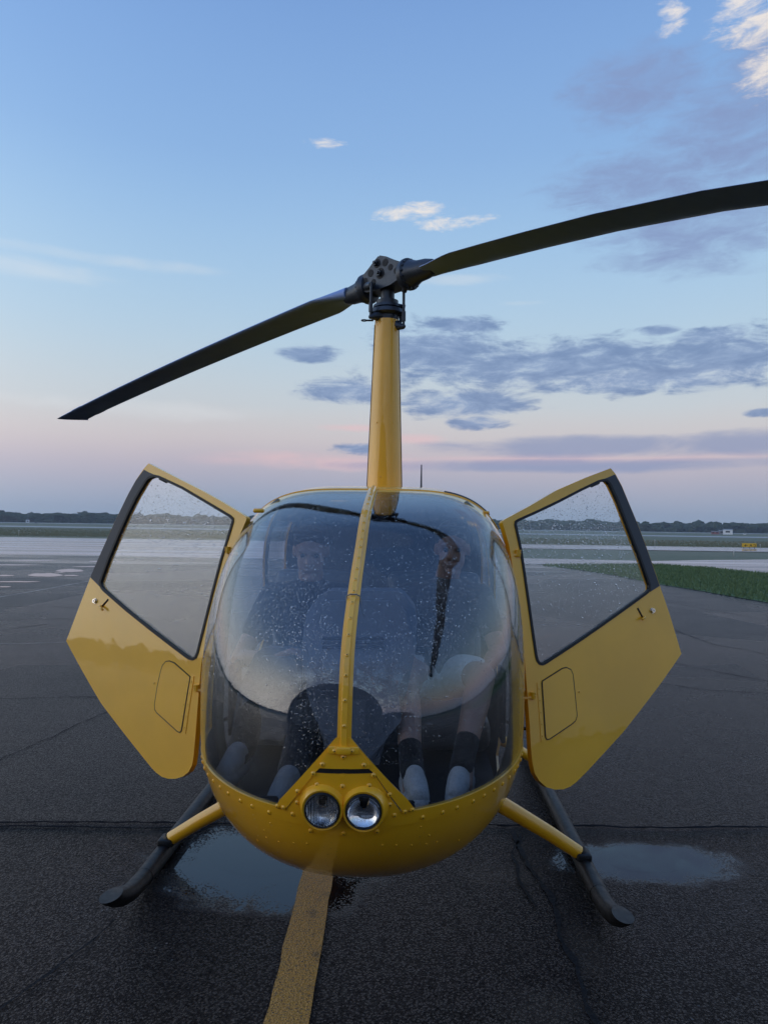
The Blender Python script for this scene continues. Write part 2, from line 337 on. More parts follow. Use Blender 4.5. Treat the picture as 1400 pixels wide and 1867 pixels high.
# asphalt: wet, coarse, with puddles and cracks
PUD_L = [onground(*p)[:2] for p in ((400, 1515), (440, 1506), (520, 1508), (580, 1528), (590, 1550), (550, 1568), (500, 1580), (455, 1582), (415, 1572), (385, 1556), (378, 1534))]
PUD_R = [onground(*p)[:2] for p in ((1095, 1540), (1105, 1528), (1180, 1524), (1235, 1534), (1262, 1548), (1262, 1562), (1240, 1572), (1190, 1576), (1130, 1570), (1105, 1556))]
def asph_fn(t, b):
    p = geo(t); sp = t.add('ShaderNodeSeparateXYZ'); t.l.new(p, sp.inputs[0]); X, Y, Z = sp.outputs
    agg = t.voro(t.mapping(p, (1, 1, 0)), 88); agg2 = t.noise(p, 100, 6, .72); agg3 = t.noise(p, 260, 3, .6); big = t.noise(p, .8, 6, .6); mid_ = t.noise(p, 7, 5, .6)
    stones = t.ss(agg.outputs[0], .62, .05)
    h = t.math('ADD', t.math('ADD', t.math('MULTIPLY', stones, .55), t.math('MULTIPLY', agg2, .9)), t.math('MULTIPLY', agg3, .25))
    def ell(cx, cy, rx, ry):
        u = t.math('DIVIDE', t.math('SUBTRACT', X, cx), rx); v = t.math('DIVIDE', t.math('SUBTRACT', Y, cy), ry)
        return t.math('SUBTRACT', 1, t.math('SQRT', t.math('ADD', t.math('MULTIPLY', u, u), t.math('MULTIPLY', v, v))))
    # two puddles lie in hollows: stones stand out of the water along the ragged shore
    pm = t.math('MAXIMUM', t.math('MAXIMUM', ell(-.58, 3.72, .66, .52), ell(1.42, 3.76, .56, .26)), ell(-.34, 3.42, .34, .26))
    pm = t.math('ADD', pm, t.math('MULTIPLY', t.math('SUBTRACT', mid_, .5), .75))
    pm = t.ss(t.math('SUBTRACT', pm, t.math('MULTIPLY', t.math('SUBTRACT', h, .7), .55)), .02, .34)
    damp = t.ss(t.math('ADD', t.math('MAXIMUM', ell(-.8, 3.3, 1.3, 1.1), ell(1.5, 3.6, 1.2, .8)), t.math('MULTIPLY', t.math('SUBTRACT', mid_, .5), .6)), -.1, .7)
    far = t.math('MULTIPLY', t.ss(Y, 20, 36), .7)
    st = t.noise(t.mapping(p, (.07, .34, 1), (0, 3, 0)), 1, 6, .6, .3)
    wet = t.math('MAXIMUM', t.math('MULTIPLY', t.ss(st, .50, .66), far), pm)
    dry = t.math('SUBTRACT', 1, wet)
    slab_ = t.add_col(t.voro(t.mapping(p, (.22, .30, 0), (.3, .1, 0), (0, 0, .25)), 1.0, 'F1', .55).outputs[1])
    tone = t.math('ADD', t.math('MULTIPLY', big, .6), t.math('MULTIPLY', slab_, .4))
    c = t.mix(tone, (.0025, .0032, .006, 1), (.009, .011, .018, 1))
    c = t.mix(t.math('MULTIPLY', t.ss(mid_, .5, .8), .5), c, (.026, .025, .026, 1))
    c = t.mix(t.math('MULTIPLY', t.ss(t.add_col(agg.outputs[1]), .6, .95), .35), c, (.045, .045, .05, 1))
    c = t.mix(t.ss(h, .42, 1.18), t.mix(.7, c, (.001, .001, .0015, 1)), t.mix(.10, c, (.032, .036, .046, 1)))  # crevice shade put into the colour: low spots darker, stone tops lighter
    stone = t.voro(t.mapping(p, (1, 1, 0)), 55); keepst = t.ss(t.noise(p, 2.3, 3), .42, .6)
    lightst = t.math('MULTIPLY', t.math('MULTIPLY', t.ss(t.add_col(stone.outputs[1]), .95, .985), keepst), t.ss(stone.outputs[0], .34, .16))
    c = t.mix(t.math('MULTIPLY', lightst, .8), c, (.22, .21, .20, 1))
    br = t.math('MAXIMUM', ell(.62, 2.62, .26, .20), t.math('MAXIMUM', ell(.86, 2.95, .14, .35), ell(.62, 3.6, .30, .18)))
    c = t.mix(t.math('MULTIPLY', t.ss(t.math('ADD', br, t.math('MULTIPLY', t.math('SUBTRACT', mid_, .5), 1.1)), .1, .8), .5), c, (.060, .050, .042, 1))
    t.put(b.inputs['Base Color'], t.mix(t.math('MULTIPLY', wet, .6), c, (.006, .0065, .009, 1)))
    rough = t.math('ADD', t.math('MULTIPLY', dry, t.math('ADD', .13, t.math('MULTIPLY', tone, .24))), .03)
    t.put(b.inputs['Roughness'], t.math('SUBTRACT', rough, t.math('MULTIPLY', t.math('MULTIPLY', damp, dry), .10)))
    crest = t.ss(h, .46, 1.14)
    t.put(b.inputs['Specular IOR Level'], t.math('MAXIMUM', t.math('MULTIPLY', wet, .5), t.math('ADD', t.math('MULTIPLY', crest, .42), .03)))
    near = t.math('SUBTRACT', 1, t.math('MULTIPLY', t.ss(Y, 6, 34), .62))
    n1 = t.bump(h, t.math('MULTIPLY', t.math('ADD', t.math('MULTIPLY', dry, .95), .0), near), .016)
    t.put(b.inputs['Normal'], t.bump(mid_, t.math('MULTIPLY', dry, .2), .03, n1))
def add_col(self, c): s = self.add('ShaderNodeSeparateColor'); self.l.new(c, s.inputs[0]); return s.outputs[0]
NT.add_col = add_col
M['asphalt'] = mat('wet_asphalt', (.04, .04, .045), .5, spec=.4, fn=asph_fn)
gl = lambda x, y: tuple(onground(x, y)[:2])
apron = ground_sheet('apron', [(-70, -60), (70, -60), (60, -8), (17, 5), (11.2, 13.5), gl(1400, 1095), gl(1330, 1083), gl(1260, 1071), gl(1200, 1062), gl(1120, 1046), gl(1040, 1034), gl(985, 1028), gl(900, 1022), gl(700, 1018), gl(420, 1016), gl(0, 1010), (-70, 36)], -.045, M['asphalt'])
# lighter wet pavement across the field
def wetc_fn(t, b):
    p = geo(t); s = t.noise(t.mapping(p, (.05, .45, 1)), 1, 6, .6, .4)
    t.put(b.inputs['Base Color'], t.mix(s, (.05, .052, .055, 1), (.16, .16, .16, 1)))
    t.put(b.inputs['Roughness'], t.math('ADD', t.math('MULTIPLY', t.ss(s, .38, .62), .22), .04)); t.put(b.inputs['Normal'], t.bump(t.noise(p, 3, 4), .04, .02))
M['wetpave'] = mat('wet_pavement', (.12, .12, .12), .15, spec=.6, fn=wetc_fn)
def strip(name, x0, x1, up, lo, z, m):
    """a pavement strip between two straight edges given as (y at x=700, slope) in the photograph"""
    P = [gl(x, up[0] + (x - 700) * up[1]) for x in (x0, x1)] + [gl(x, lo[0] + (x - 700) * lo[1]) for x in (x1, x0)]
    return ground_sheet(name, P, z, m)
strip('taxiway', -1500, 760, (989, .0158), (1020, .0150), -.050, M['wetpave'])
ground_sheet('taxiway', [gl(740, 1016), gl(900, 1015), gl(1190, 1021), gl(1280, 1019.5), gl(1400, 1018.5), gl(1700, 1022), gl(2100, 1030), gl(2100, 1110), gl(1700, 1072), gl(1400, 1044), gl(1290, 1033), gl(1200, 1027), gl(1080, 1027), gl(960, 1027), gl(740, 1024)], -.052, M['wetpave'])
strip('taxiway', 780, 2600, (987.5, .0150), (994.5, .0152), -.060, M['wetpave'])
M['runway'] = mat('pale_runway', (.30, .30, .30), .4, fn=lambda t, b: t.put(b.inputs['Base Color'], t.mix(t.noise(t.mapping(geo(t), (.02, .2, 1)), 1, 5), (.2, .2, .2, 1), (.36, .36, .36, 1))))
strip('runway', -2600, 3000, (968.2, .0149), (970.0, .0149), -.065, M['runway'])
strip('runway', -2600, 3000, (962.3, .0149), (962.9, .0149), -.07, M['runway'])
# green verge at right
VERGE = [gl(985, 1029), gl(1040, 1035), gl(1120, 1047), gl(1200, 1063), gl(1260, 1072), gl(1330, 1084), gl(1400, 1096), (11.3, 13.5), (17.2, 5.2), (40, 1), (40, 20), gl(1700, 1073), gl(1400, 1045), gl(1290, 1034), gl(1200, 1028), gl(1080, 1028)]
def grass_fn(t, b):
    p = geo(t); n = t.noise(p, 2.2, 6, .7); n2 = t.noise(p, .5, 3)
    t.put(b.inputs['Base Color'], t.mix(n2, t.mix(n, (.075, .13, .05, 1), (.13, .19, .08, 1)), t.mix(n, (.09, .14, .06, 1), (.16, .21, .10, 1))))
M['grass'] = mat('green_grass', (.05, .09, .03), .85, spec=.2, fn=grass_fn)
ground_sheet('verge', VERGE, -.035, M['grass'])
def inside(p, poly):
    c = False; j = len(poly) - 1
    for i in range(len(poly)):
        a, b_ = poly[i], poly[j]
        if (a[1] > p[1]) != (b_[1] > p[1]) and p[0] < (b_[0] - a[0]) * (p[1] - a[1]) / (b_[1] - a[1]) + a[0]: c = not c
        j = i
    return c
V = []; Fc = []
for _ in range(90000):
    p = (random.uniform(4, 24), random.uniform(12, 40))
    if not inside(p, VERGE): continue
    h = random.uniform(.05, .13); a = random.uniform(0, math.pi); wd = random.uniform(.012, .03); k = len(V); lx, ly = random.gauss(0, .03), random.gauss(0, .03)
    V += [(p[0] - math.cos(a) * wd, p[1] - math.sin(a) * wd, -.035), (p[0] + math.cos(a) * wd, p[1] + math.sin(a) * wd, -.035), (p[0] + lx, p[1] + ly, -.035 + h)]; Fc.append((k, k + 1, k + 2))
tag(mesh('grass', V, Fc, M['grass'], None, False), 'short green grass on the verge right of the apron', 'grass', kind='stuff')
# rough field grass tufts between the strips
V = []; Fc = []
for _ in range(26000):
    q = random.random(); px = random.uniform(-100, 1500); base = 958.5 + (px - 700) * .015
    p = onground(px, base + (random.uniform(18, 34) if px > 700 else random.uniform(14, 27)))
    if px > 700 and base + 26 < 0: continue
    h = random.uniform(.06, .2) ; a = random.uniform(-.4, .4); wd = random.uniform(.04, .12); k = len(V)
    V += [(p[0] - math.cos(a) * wd, p[1] - math.sin(a) * wd, -.1), (p[0] + math.cos(a) * wd, p[1] + math.sin(a) * wd, -.1), (p[0] + random.gauss(0, .05), p[1], -.1 + h)]; Fc.append((k, k + 1, k + 2))
STRIP2 = (987.5, 994.5)
keep = []
for f in Fc:
    x, y, z = V[f[0]]; d = y; u = x / d * FPX; v = CAMH / d * FPX          # below-horizon pixels
    if u > 80 and 28 < v < 37.5: continue
    if abs(v - 10.6) < 1.6: continue
    keep.append(f)
tag(mesh('field_grass', V, keep, M['field'], None, False), 'rough olive grass of the field beyond the pavement', 'grass', kind='stuff')

# cracks and seams of the asphalt
def crack_fn(t, b):
    n = t.noise(geo(t), 40, 5); t.put(b.inputs['Base Color'], t.mix(n, (.005, .005, .006, 1), (.022, .021, .022, 1))); t.put(b.inputs['Roughness'], t.math('ADD', t.math('MULTIPLY', n, .4), .5)); b.inputs['Specular IOR Level'].default_value = .12; t.put(b.inputs['Normal'], t.bump(n, .8, .02))
M['crack'] = mat('crack_tar', (.01, .01, .012), .5, fn=crack_fn)
def ribbon(name, pix, wd, jag, parent, z=.004, m=None, seg=.05, hgt=0.0):
    P = [np.array(onground(*p)) for p in pix]; L = []
    for a, b in zip(P, P[1:]):
        n = max(2, int(np.linalg.norm(b - a) / seg))
        for i in range(n): L.append(a + (b - a) * i / n)
    L.append(P[-1]); V = []; Fs = []
    off = np.zeros(2); n = len(L)
    for i, p in enumerate(L):
        t = (L[min(i + 1, n - 1)] - L[max(i - 1, 0)])[:2]; t /= np.linalg.norm(t) + 1e-9; s = np.array([-t[1], t[0]])
        off = off * .85 + RNG.normal(0, jag, 2); c = p[:2] + off; wv = wd * RNG.uniform(.35, 1.3)
        V += [(c[0] - s[0] * wv, c[1] - s[1] * wv, -.045 + z), (c[0], c[1], -.045 + z + hgt * RNG.uniform(.5, 1.2)), (c[0] + s[0] * wv, c[1] + s[1] * wv, -.045 + z)]
        if i: k = 3 * i; Fs += [(k - 3, k, k + 1, k - 2), (k - 2, k + 1, k + 2, k - 1)]
    o = mesh(name, V, Fs, m or M['crack'], parent); return o
ribbon('seam', [(-80, 1484), (200, 1486), (370, 1490), (640, 1486), (950, 1492), (1150, 1496), (1480, 1497)], .010, .006, apron, hgt=.008)
ribbon('seam', [(-80, 1493), (150, 1494), (370, 1496)], .006, .006, apron, hgt=.006)
ribbon('crack', [(935, 1500), (960, 1560), (1000, 1610), (1022, 1660), (1030, 1700), (1058, 1740), (1072, 1790), (1080, 1830), (1105, 1867), (1120, 1920)], .014, .006, apron)
ribbon('crack', [(945, 1505), (930, 1540), (950, 1590), (985, 1640)], .008, .006, apron)
ribbon('crack', [(-40, 1850), (60, 1775), (115, 1735), (165, 1702), (205, 1660)], .008, .004, apron)
ribbon('crack', [(850, 1858), (960, 1856), (1070, 1850), (1190, 1862)], .016, .006, apron)
ribbon('crack', [(-20, 1385), (90, 1335), (190, 1290), (250, 1255)], .006, .008, apron)
ribbon('seam', [(-20, 1266), (150, 1262), (240, 1264)], .007, .008, apron, seg=.1)
ribbon('crack', [(1180, 1130), (1300, 1170), (1480, 1205)], .009, .016, apron, seg=.1)
ribbon('crack', [(1170, 1235), (1290, 1250), (1480, 1262)], .007, .012, apron, seg=.1)
M['seampale'] = mat('pale_seam', (.14, .14, .15), .3)
ribbon('seam', [(-60, 1095), (60, 1075), (165, 1057)], .035, .006, apron, m=M['seampale'], seg=.2)
for (a, b) in (((-60, 1128), (150, 1123)), ((-60, 1101), (160, 1103)), ((-60, 1170), (120, 1166)), ((-40, 1150), (90, 1133)), ((1190, 1090), (1420, 1130)), ((1210, 1200), (1420, 1240))):
    ribbon('seam', [a, b], .010, .014, apron, m=M['seampale'] if a[0] < 0 and a[1] > 1160 else M['crack'], seg=.2)
# painted line
def line_fn(t, b):
    p = geo(t); n = t.noise(p, 130, 5, .7); n2 = t.noise(p, 9, 5); 
    wear = t.math('MAXIMUM', t.ss(n, .53, .62), t.math('MULTIPLY', t.ss(n2, .55, .75), .7))
    t.put(b.inputs['Base Color'], t.mix(wear, (.50, .245, .034, 1), (.04, .03, .022, 1))); t.put(b.inputs['Normal'], t.bump(t.math('ADD', t.ss(t.voro(p, 105).outputs[0], .75, .05), n), .7, .006)); 
M['linepaint'] = mat('worn_yellow_line_paint', (.5, .3, .05), .45, fn=line_fn)
V = []; Fs = []
for i in range(120):
    y = .8 + i * .12; xl = -.393 + (y - 2.448) * .012; V += [(xl + RNG.normal(0, .003), y, -.041), (xl + .158 - (y - 2.45) * .004 + RNG.normal(0, .003), y, -.041)]
    if i: k = 2 * i; Fs.append((k - 2, k - 1, k + 1, k))
tag(mesh('painted_line', V, Fs, M['linepaint'], None, False), kind='structure')
# puddles: still water lying in the hollows
M['water'] = mat('puddle_water', (.004, .005, .007), .015, spec=.5, fn=lambda t, b: t.put(b.inputs['Normal'], t.bump(t.noise(geo(t), 14, 3), .012, .01)))
def smooth_poly(P, n=4, jag=.0):
    P = [np.array(p) for p in P]
    for _ in range(n): P = [q for a, b in zip(P, P[1:] + P[:1]) for q in (a * .75 + b * .25, a * .25 + b * .75)]
    out = []
    for i, p in enumerate(P): out.append(p + RNG.normal(0, jag, 2))
    return out
for P in (PUD_L, PUD_R): ground_sheet('puddle', smooth_poly(P, 3), -.0448, M['water'])
for (cx, cy, rx, ry) in ((85, 1046, 34, 3.2), (128, 1038, 26, 2.6), (130, 1047, 14, 1.2), (12, 1047, 16, 1.2), (190, 1022, 30, 1.5), (165, 1031, 30, .9), (30, 1058, 44, 1.2), (20, 1028, 60, .9), (5, 1067, 18, 1.0), (60, 1020, 50, 1.0), (110, 1041, 10, .8)):
    P = [gl(cx + rx * math.cos(a) * random.uniform(.8, 1.1), cy + ry * math.sin(a) * random.uniform(.7, 1.2)) for a in np.linspace(0, 2 * math.pi, 18, endpoint=False)]
    ground_sheet('puddle', smooth_poly(P, 2), -.0405, M['water'])

# far woodland round the airfield
def wood_fn(t, b):
    p = geo(t); n = t.noise(p, .12, 6, .7); t.put(b.inputs['Base Color'], t.mix(n, (.018, .032, .016, 1), (.055, .078, .036, 1))); t.put(b.inputs['Normal'], t.bump(t.noise(p, .9, 5, .7), 1.0, 1.0))
M['wood'] = mat('woodland_leaves', (.04, .06, .03), .9, spec=.1, fn=wood_fn)
bm0 = bmesh.new(); bmesh.ops.create_icosphere(bm0, subdivisions=2, radius=1)
ico_v = np.array([v.co[:] for v in bm0.verts]); ico_f = np.array([[v.index for v in f.verts] for f in bm0.faces]); bm0.free()
VV = []; FF = []; k = 0
for i in range(3600):
    front = i < 2900
    a = R(random.uniform(-36, 36)) if front else R(random.uniform(36, 324))
    rr = random.uniform(690, 800); hh = 8.0 + .6 * math.sin(a * 9 + 1) + .6 * math.sin(a * 31) + (random.random() ** 4) * 3.0
    sc = np.array([random.uniform(2.5, 6.5), random.uniform(3, 6), random.uniform(1.6, 3.4)]) * (1 if front else 2.6)
    v = ico_v * (1 + RNG.normal(0, .14, (len(ico_v), 1))) * sc + np.array([rr * math.sin(a), rr * math.cos(a), max(hh * random.uniform(.25, 1.0) - sc[2] * .6, 1.0)])
    VV.append(v); FF.append(ico_f + k); k += len(v)
tag(mesh('woodland', np.concatenate(VV), np.concatenate(FF).tolist(), M['wood'], None, False), 'dark green belt of trees along the horizon', 'woodland', kind='stuff')

# small things far out on the field
M['white'] = mat('white_cladding', (.75, .75, .74), .5); M['redclad'] = mat('dull_red_cladding', (.30, .12, .11), .6); M['greyclad'] = mat('grey_cladding', (.25, .26, .28), .6)
M['winglass'] = mat('dark_window_pane', (.02, .025, .03), .15)
def part_box(name, size, loc, m, parent, bevel=.02): 
    bm = bmesh.new(); rbox(bm, size, loc, bevel); return bmobj(name, bm, m, parent, False)
def shed(name, px, dist_px, w_, h_, d_, m, label, cat, roof=True, windows=0):
    p = onground(px, dist_px, -.1); e = empty(name, (p[0], p[1], -.1), -math.atan2(p[0], p[1])); tag(e, label, cat)
    part_box('wall', (w_, d_, h_), (0, 0, h_ / 2), m, e)
    if roof:
        bm = bmesh.new(); pr = [(-w_ * .53, -d_ * .55, h_), (w_ * .53, -d_ * .55, h_), (w_ * .53, d_ * .55, h_), (-w_ * .53, d_ * .55, h_), (-w_ * .53, 0, h_ * 1.18), (w_ * .53, 0, h_ * 1.18)]
        v = [bm.verts.new(q) for q in pr]
        for f in ((0, 1, 5, 4), (2, 3, 4, 5), (1, 2, 5), (3, 0, 4), (3, 2, 1, 0)): bm.faces.new([v[i] for i in f])
        bmobj('roof', bm, M['greyclad'], e, False)
    for i in range(windows):
        x = -w_ / 2 + w_ * (i + .5) / windows
        wo_ = part_box('window', (w_ / windows * .45, .08, h_ * .35), (x, -d_ / 2 - .03, h_ * .6), M['winglass'], e, .01)
    return e
shed('equipment_shelter', 1326, 974.6, 4.2, 2.3, 3.2, M['white'], 'small white shelter in front of the far right tree line', 'shelter', True, 1)
shed('equipment_shelter', 1315.5, 974.4, 3.0, 1.9, 3.0, M['greyclad'], 'pale grey shelter between the white and the red one at far right', 'shelter', True, 1)
shed('equipment_shelter', 1303, 974.2, 3.4, 1.3, 3, M['redclad'], 'low dull red shelter left of the grey one at far right', 'shelter', True, 2)
shed('utility_cabinet', 1357, 974.9, 1.1, .75, 1, M['white'], 'tiny white cabinet right of the shelters on the far field', 'cabinet', False, 1)
e = shed('equipment_hut', 51, 953.4, 2.3, 2.0, 2.2, M['white'], 'small white hut with a thin mast by the far left trees', 'hut', True, 1)
bm = bmesh.new(); tube(bm, [(.2, .3, 1.5), (.2, .3, 7.5)], .09, 6)
for zz in (3, 4.5, 6): tube(bm, [(-.3, .3, zz), (.7, .3, zz)], .05, 5)
bmobj('mast', bm, M['greyclad'], e)
shed('equipment_hut', 34, 951.6, 3.0, 2.4, 2.5, M['redclad'], 'dull red hut at the foot of the far left trees', 'hut', True, 1)
shed('parked_tractor', 66, 954.0, 2.4, .8, 1.2, M['greyclad'], 'low dark machine right of the white hut on the field', 'machine', False, 1)
# taxiway sign
p = onground(1365, 1000, -.1); sg = empty('taxiway_sign', (p[0], p[1], -.1), -math.atan2(p[0], p[1])); tag(sg, 'low yellow taxiway sign with dark characters at right', 'sign')
M['signyellow'] = mat('sign_yellow', (.72, .42, .02), .4)
pan = part_box('panel', (1.36, .14, .40), (0, 0, .34), M['signyellow'], sg, .02)
for x in (-.5, 0, .5): part_box('leg', (.05, .05, .16), (x, 0, .07), M['black'], sg, .005)
V = []; Fs = []
def glyph(segs, ox):
    bm = bmesh.new()
    for (x0, z0, x1, z1) in segs: 
        d = Vector((x1 - x0, 0, z1 - z0)); L = d.length; mt = Matrix.Rotation(-math.atan2(d.z, d.x), 4, 'Y'); rbox(bm, (L + .03, .012, .042), (ox + (x0 + x1) / 2, -.078, .30 + (z0 + z1) / 2), 0, 1, mt)
    bmobj('character', bm, M['black'], pan, False)
glyph([(-.13, 0, .0, .13), (-.13, 0, .0, -.1), (-.13, 0, .13, 0)], -.30); glyph([(-.1, -.1, 0, .13), (0, .13, .1, -.1), (-.05, 0, .05, 0)], .15); glyph([(-.08, .1, .08, .1), (.08, .1, .08, -.1), (-.06, -.1, .08, -.1)], .48)
# edge markers
M['stake'] = mat('pale_marker_stake', (.5, .48, .42), .6)
for (x, y, h, lab) in ((1193, 995.5, .62, 'thin pale marker stake beside the strip right of the right door'), (35, 977.5, .62, 'thin pale marker stake at the far edge of the left pavement'), (1385, 999.5, .35, 'short pale marker just right of the yellow taxiway sign'), (1337, 1014.5, .45, 'faint marker stake in the grass between the two right strips')):
    p = onground(x, y, -.1); e = empty('marker_stake', (p[0], p[1], -.1)); tag(e, lab, 'marker', 'field edge markers')
    bm = bmesh.new(); tube(bm, [(0, 0, 0), (0, 0, h)], [.03, .022], 8); bmobj('stake', bm, M['stake'], e)
    bm = bmesh.new(); disc_cyl(bm, (0, 0, h), (0, 0, 1), .045, .07, 8, .03); bmobj('cap', bm, M['white'], e)
# hangars behind the photographer: they darken the foot of every reflection
M['hangar'] = mat('hangar_cladding', (.05, .05, .052), .7)
def hangar(x, y, w_, d_, h_, arch, lab):
    e = empty('hangar', (x, y, -.045)); tag(e, lab, 'hangar')
    prof = [(-w_ / 2, 0)] + ([(-w_ / 2 * math.cos(a), h_ * (.25 + .75 * math.sin(a))) for a in np.linspace(0, math.pi, 25)] if arch else [(-w_ / 2, h_), (w_ / 2, h_)]) + [(w_ / 2, 0)]
    bm = bmesh.new(); A = [bm.verts.new((px, d_ / 2, pz)) for px, pz in prof]; B = [bm.verts.new((px, -d_ / 2, pz)) for px, pz in prof]; n = len(prof)
    for k in range(n): bm.faces.new((A[k], A[(k + 1) % n], B[(k + 1) % n], B[k]))
    bm.faces.new(A); bm.faces.new(B[::-1]); bmobj('wall', bm, M['hangar'], e, False)
    nd = 4
    for i in range(nd): part_box('door', (w_ * .17, .12, h_ * .62), (-w_ * .27 + i * w_ * .18, d_ / 2 + .06, h_ * .31), M['greyclad'], e, .02)
    part_box('lintel', (w_ * .74, .2, .3), (0, d_ / 2 + .1, h_ * .62 + .16), M['hangar'], e, .02)
hangar(-9.5, -27, 33, 24, 7.6, True, 'arched hangar seen as the dark round-topped reflection in the windshield')
hangar(14.5, -21, 12, 12, 2.7, False, 'low flat hangar reflected right of the windshield centre strip')

# ================================================================== the helicopter
heli = empty('helicopter', (NX, NY, 0), YAW)
tag(heli, 'yellow two-blade helicopter with both front doors open on wet asphalt', 'helicopter')
def cr(xs, ys):
    xs = np.array(xs, float); ys = np.array(ys, float); h = np.diff(xs); dl = np.diff(ys) / h; m = np.zeros(len(xs)); m[0] = dl[0]; m[-1] = dl[-1]
    for i in range(1, len(xs) - 1): m[i] = 0 if dl[i - 1] * dl[i] <= 0 else 2 * dl[i - 1] * dl[i] / (dl[i - 1] + dl[i])
    def f(x):
        x = np.clip(x, xs[0], xs[-1]); i = np.clip(np.searchsorted(xs, x) - 1, 0, len(h) - 1); t = (x - xs[i]) / h[i]
        return (2 * t**3 - 3 * t**2 + 1) * ys[i] + (t**3 - 2 * t**2 + t) * h[i] * m[i] + (-2 * t**3 + 3 * t**2) * ys[i + 1] + (t**3 - t**2) * h[i] * m[i + 1]
    return f
r_ = math.sqrt
YEND = 3.6
TOP = cr([0, r_(.012), r_(.06), r_(.27), r_(.52), r_(.70), r_(1.07), r_(1.24), r_(1.6), r_(2.6), r_(3.0), r_(YEND)], [.98, 1.13, 1.30, 1.48, 1.616, 1.715, 1.83, 1.868, 1.9, 1.9, 1.83, 1.60])
BOT = cr([0, r_(.02), r_(.1), r_(.25), r_(.5), r_(.8), r_(1.2), r_(2.6), r_(3.0), r_(YEND)], [.98, .835, .69, .572, .462, .418, .405, .40, .62, 1.30])
WR = cr([0, 2.2, 2.8, 3.2, YEND], [1, 1, .82, .55, .23])
def W(y): L = .95; return np.where(y < L, .645 * np.sqrt(np.clip(1 - (1 - y / L) ** 2, 0, 1)), .645) * WR(y)
MID = cr([0, r_(.3), r_(1.0), r_(2.6), r_(3.0), r_(YEND)], [.98, 1.0, 1.0, 1.0, 1.15, 1.45])
NU = cr([0, r_(.3), r_(.7), r_(1.2), r_(2.6), r_(YEND)], [2.0, 2.35, 3.1, 4.2, 4.2, 2.2]); NL = cr([0, r_(.25), r_(.5), r_(1.2), r_(2.6), r_(YEND)], [2., 2.2, 2.4, 2.7, 2.7, 2.1])
def S(y, a, k=1.0):
    q = np.sqrt(y); c, s = np.cos(a), np.sin(a); n = np.where(s >= 0, NU(q), NL(q))
    hz = np.where(s >= 0, TOP(q) - MID(q), MID(q) - BOT(q))
    return np.stack([W(y) * np.sign(c) * np.abs(c) ** (2 / n), y + 0 * a, MID(q) + hz * np.sign(s) * np.abs(s) ** (2 / n)], -1)
def G(P):
    P = np.asarray(P, float); y = np.clip(P[..., 1], 1e-5, YEND); q = np.sqrt(y); m = MID(q); up = P[..., 2] >= m
    n = np.where(up, NU(q), NL(q)); hz = np.where(up, TOP(q) - m, m - BOT(q))
    g = np.abs(P[..., 0] / np.maximum(W(y), 1e-4)) ** n + np.abs((P[..., 2] - m) / np.maximum(hz, 1e-4)) ** n - 1
    return np.where(P[..., 1] < 1e-5, 5.0, np.minimum(g, 5.0))
def Gn(P):
    P = np.asarray(P, float); e = 1.5e-3; g = []
    for i in range(3):
        d = np.zeros(3); d[i] = e; g.append(G(P + d) - G(P - d))
    g = np.stack(g, -1); l = np.linalg.norm(g, axis=-1, keepdims=True); return g / np.maximum(l, 1e-9)
def surf_front(x, z):
    ys = np.linspace(0, 1, 400) ** 2 * 1.25; v = G(np.stack([np.full(400, x), ys, np.full(400, z)], -1)); i = int(np.argmax(v < 0)); a, b = ys[max(i - 1, 0)], ys[i]
    for _ in range(30):
        m = (a + b) / 2
        if G(np.array([x, m, z])) < 0: b = m
        else: a = m
    return np.array([x, b, z])
def hit(px, py):
    """where the sight line through a photo pixel meets the cabin"""
    d = rayl(px, py); ts = np.linspace(1.95, 4.2, 900); v = G(CAML + ts[:, None] * d)
    i = int(np.argmax(v < 0)); a, b = ts[i - 1], ts[i]
    for _ in range(30):
        m = (a + b) / 2
        if G(CAML + m * d) < 0: b = m
        else: a = m
    return CAML + b * d

ZW = .86                                        # height of the windshield's lower edge
POST = [(.842, ZW), (1.0, 1.6), (1.075, 1.78), (1.245, 1.92)]     # its rear edge in side view (y, z)
def ypost(z): return float(np.interp(z, [p[1] for p in POST], [p[0] for p in POST]))
DOOR = [(.91, .72), (.93, 1.0), (1.05, 1.6), (1.12, 1.74), (1.66, 1.80), (1.98, 1.12), (1.22, .66), (1.0, .63)]  # opening, side view
RWIN = [(1.95, 1.34), (1.80, 1.72), (2.30, 1.72), (2.42, 1.34)]
bm = bmesh.new()
NYS, NA = 110, 160
ql = np.linspace(.006, math.sqrt(YEND), NYS); ys = ql ** 2; al = np.linspace(0, 2 * np.pi, NA, endpoint=False)
YY, AA = np.meshgrid(ys, al, indexing='ij'); PP = S(YY, AA)
gv = [[bm.verts.new(PP[i, j]) for j in range(NA)] for i in range(NYS)]
for i in range(NYS - 1):
    for j in range(NA): bm.faces.new((gv[i][j], gv[i][(j + 1) % NA], gv[i + 1][(j + 1) % NA], gv[i + 1][j]))
bm.faces.new([gv[0][j] for j in range(NA)][::-1]); bm.faces.new(gv[-1])
def cutline(p, q, cond):
    d = (q[0] - p[0], q[1] - p[1]); no = (0, d[1], -d[0])
    fs = [f for f in bm.faces if cond(f.calc_center_median())]
    vs_ = {v for f in fs for v in f.verts}; es = {e for f in fs for e in f.edges}
    bmesh.ops.bisect_plane(bm, geom=list(vs_) + list(es) + fs, dist=1e-5, plane_co=(0, p[0], p[1]), plane_no=no)
zlo = lambda c: c.y < 1.4
cutline((0, ZW), (1, ZW), zlo); cutline((0, 1.6), (1, 1.6), zlo); cutline((0, 1.78), (1, 1.78), zlo)
for p, q in zip(POST, POST[1:]): cutline(p, q, lambda c, p=p, q=q: p[1] - .03 < c.z < q[1] + .03 and c.y < 1.4)
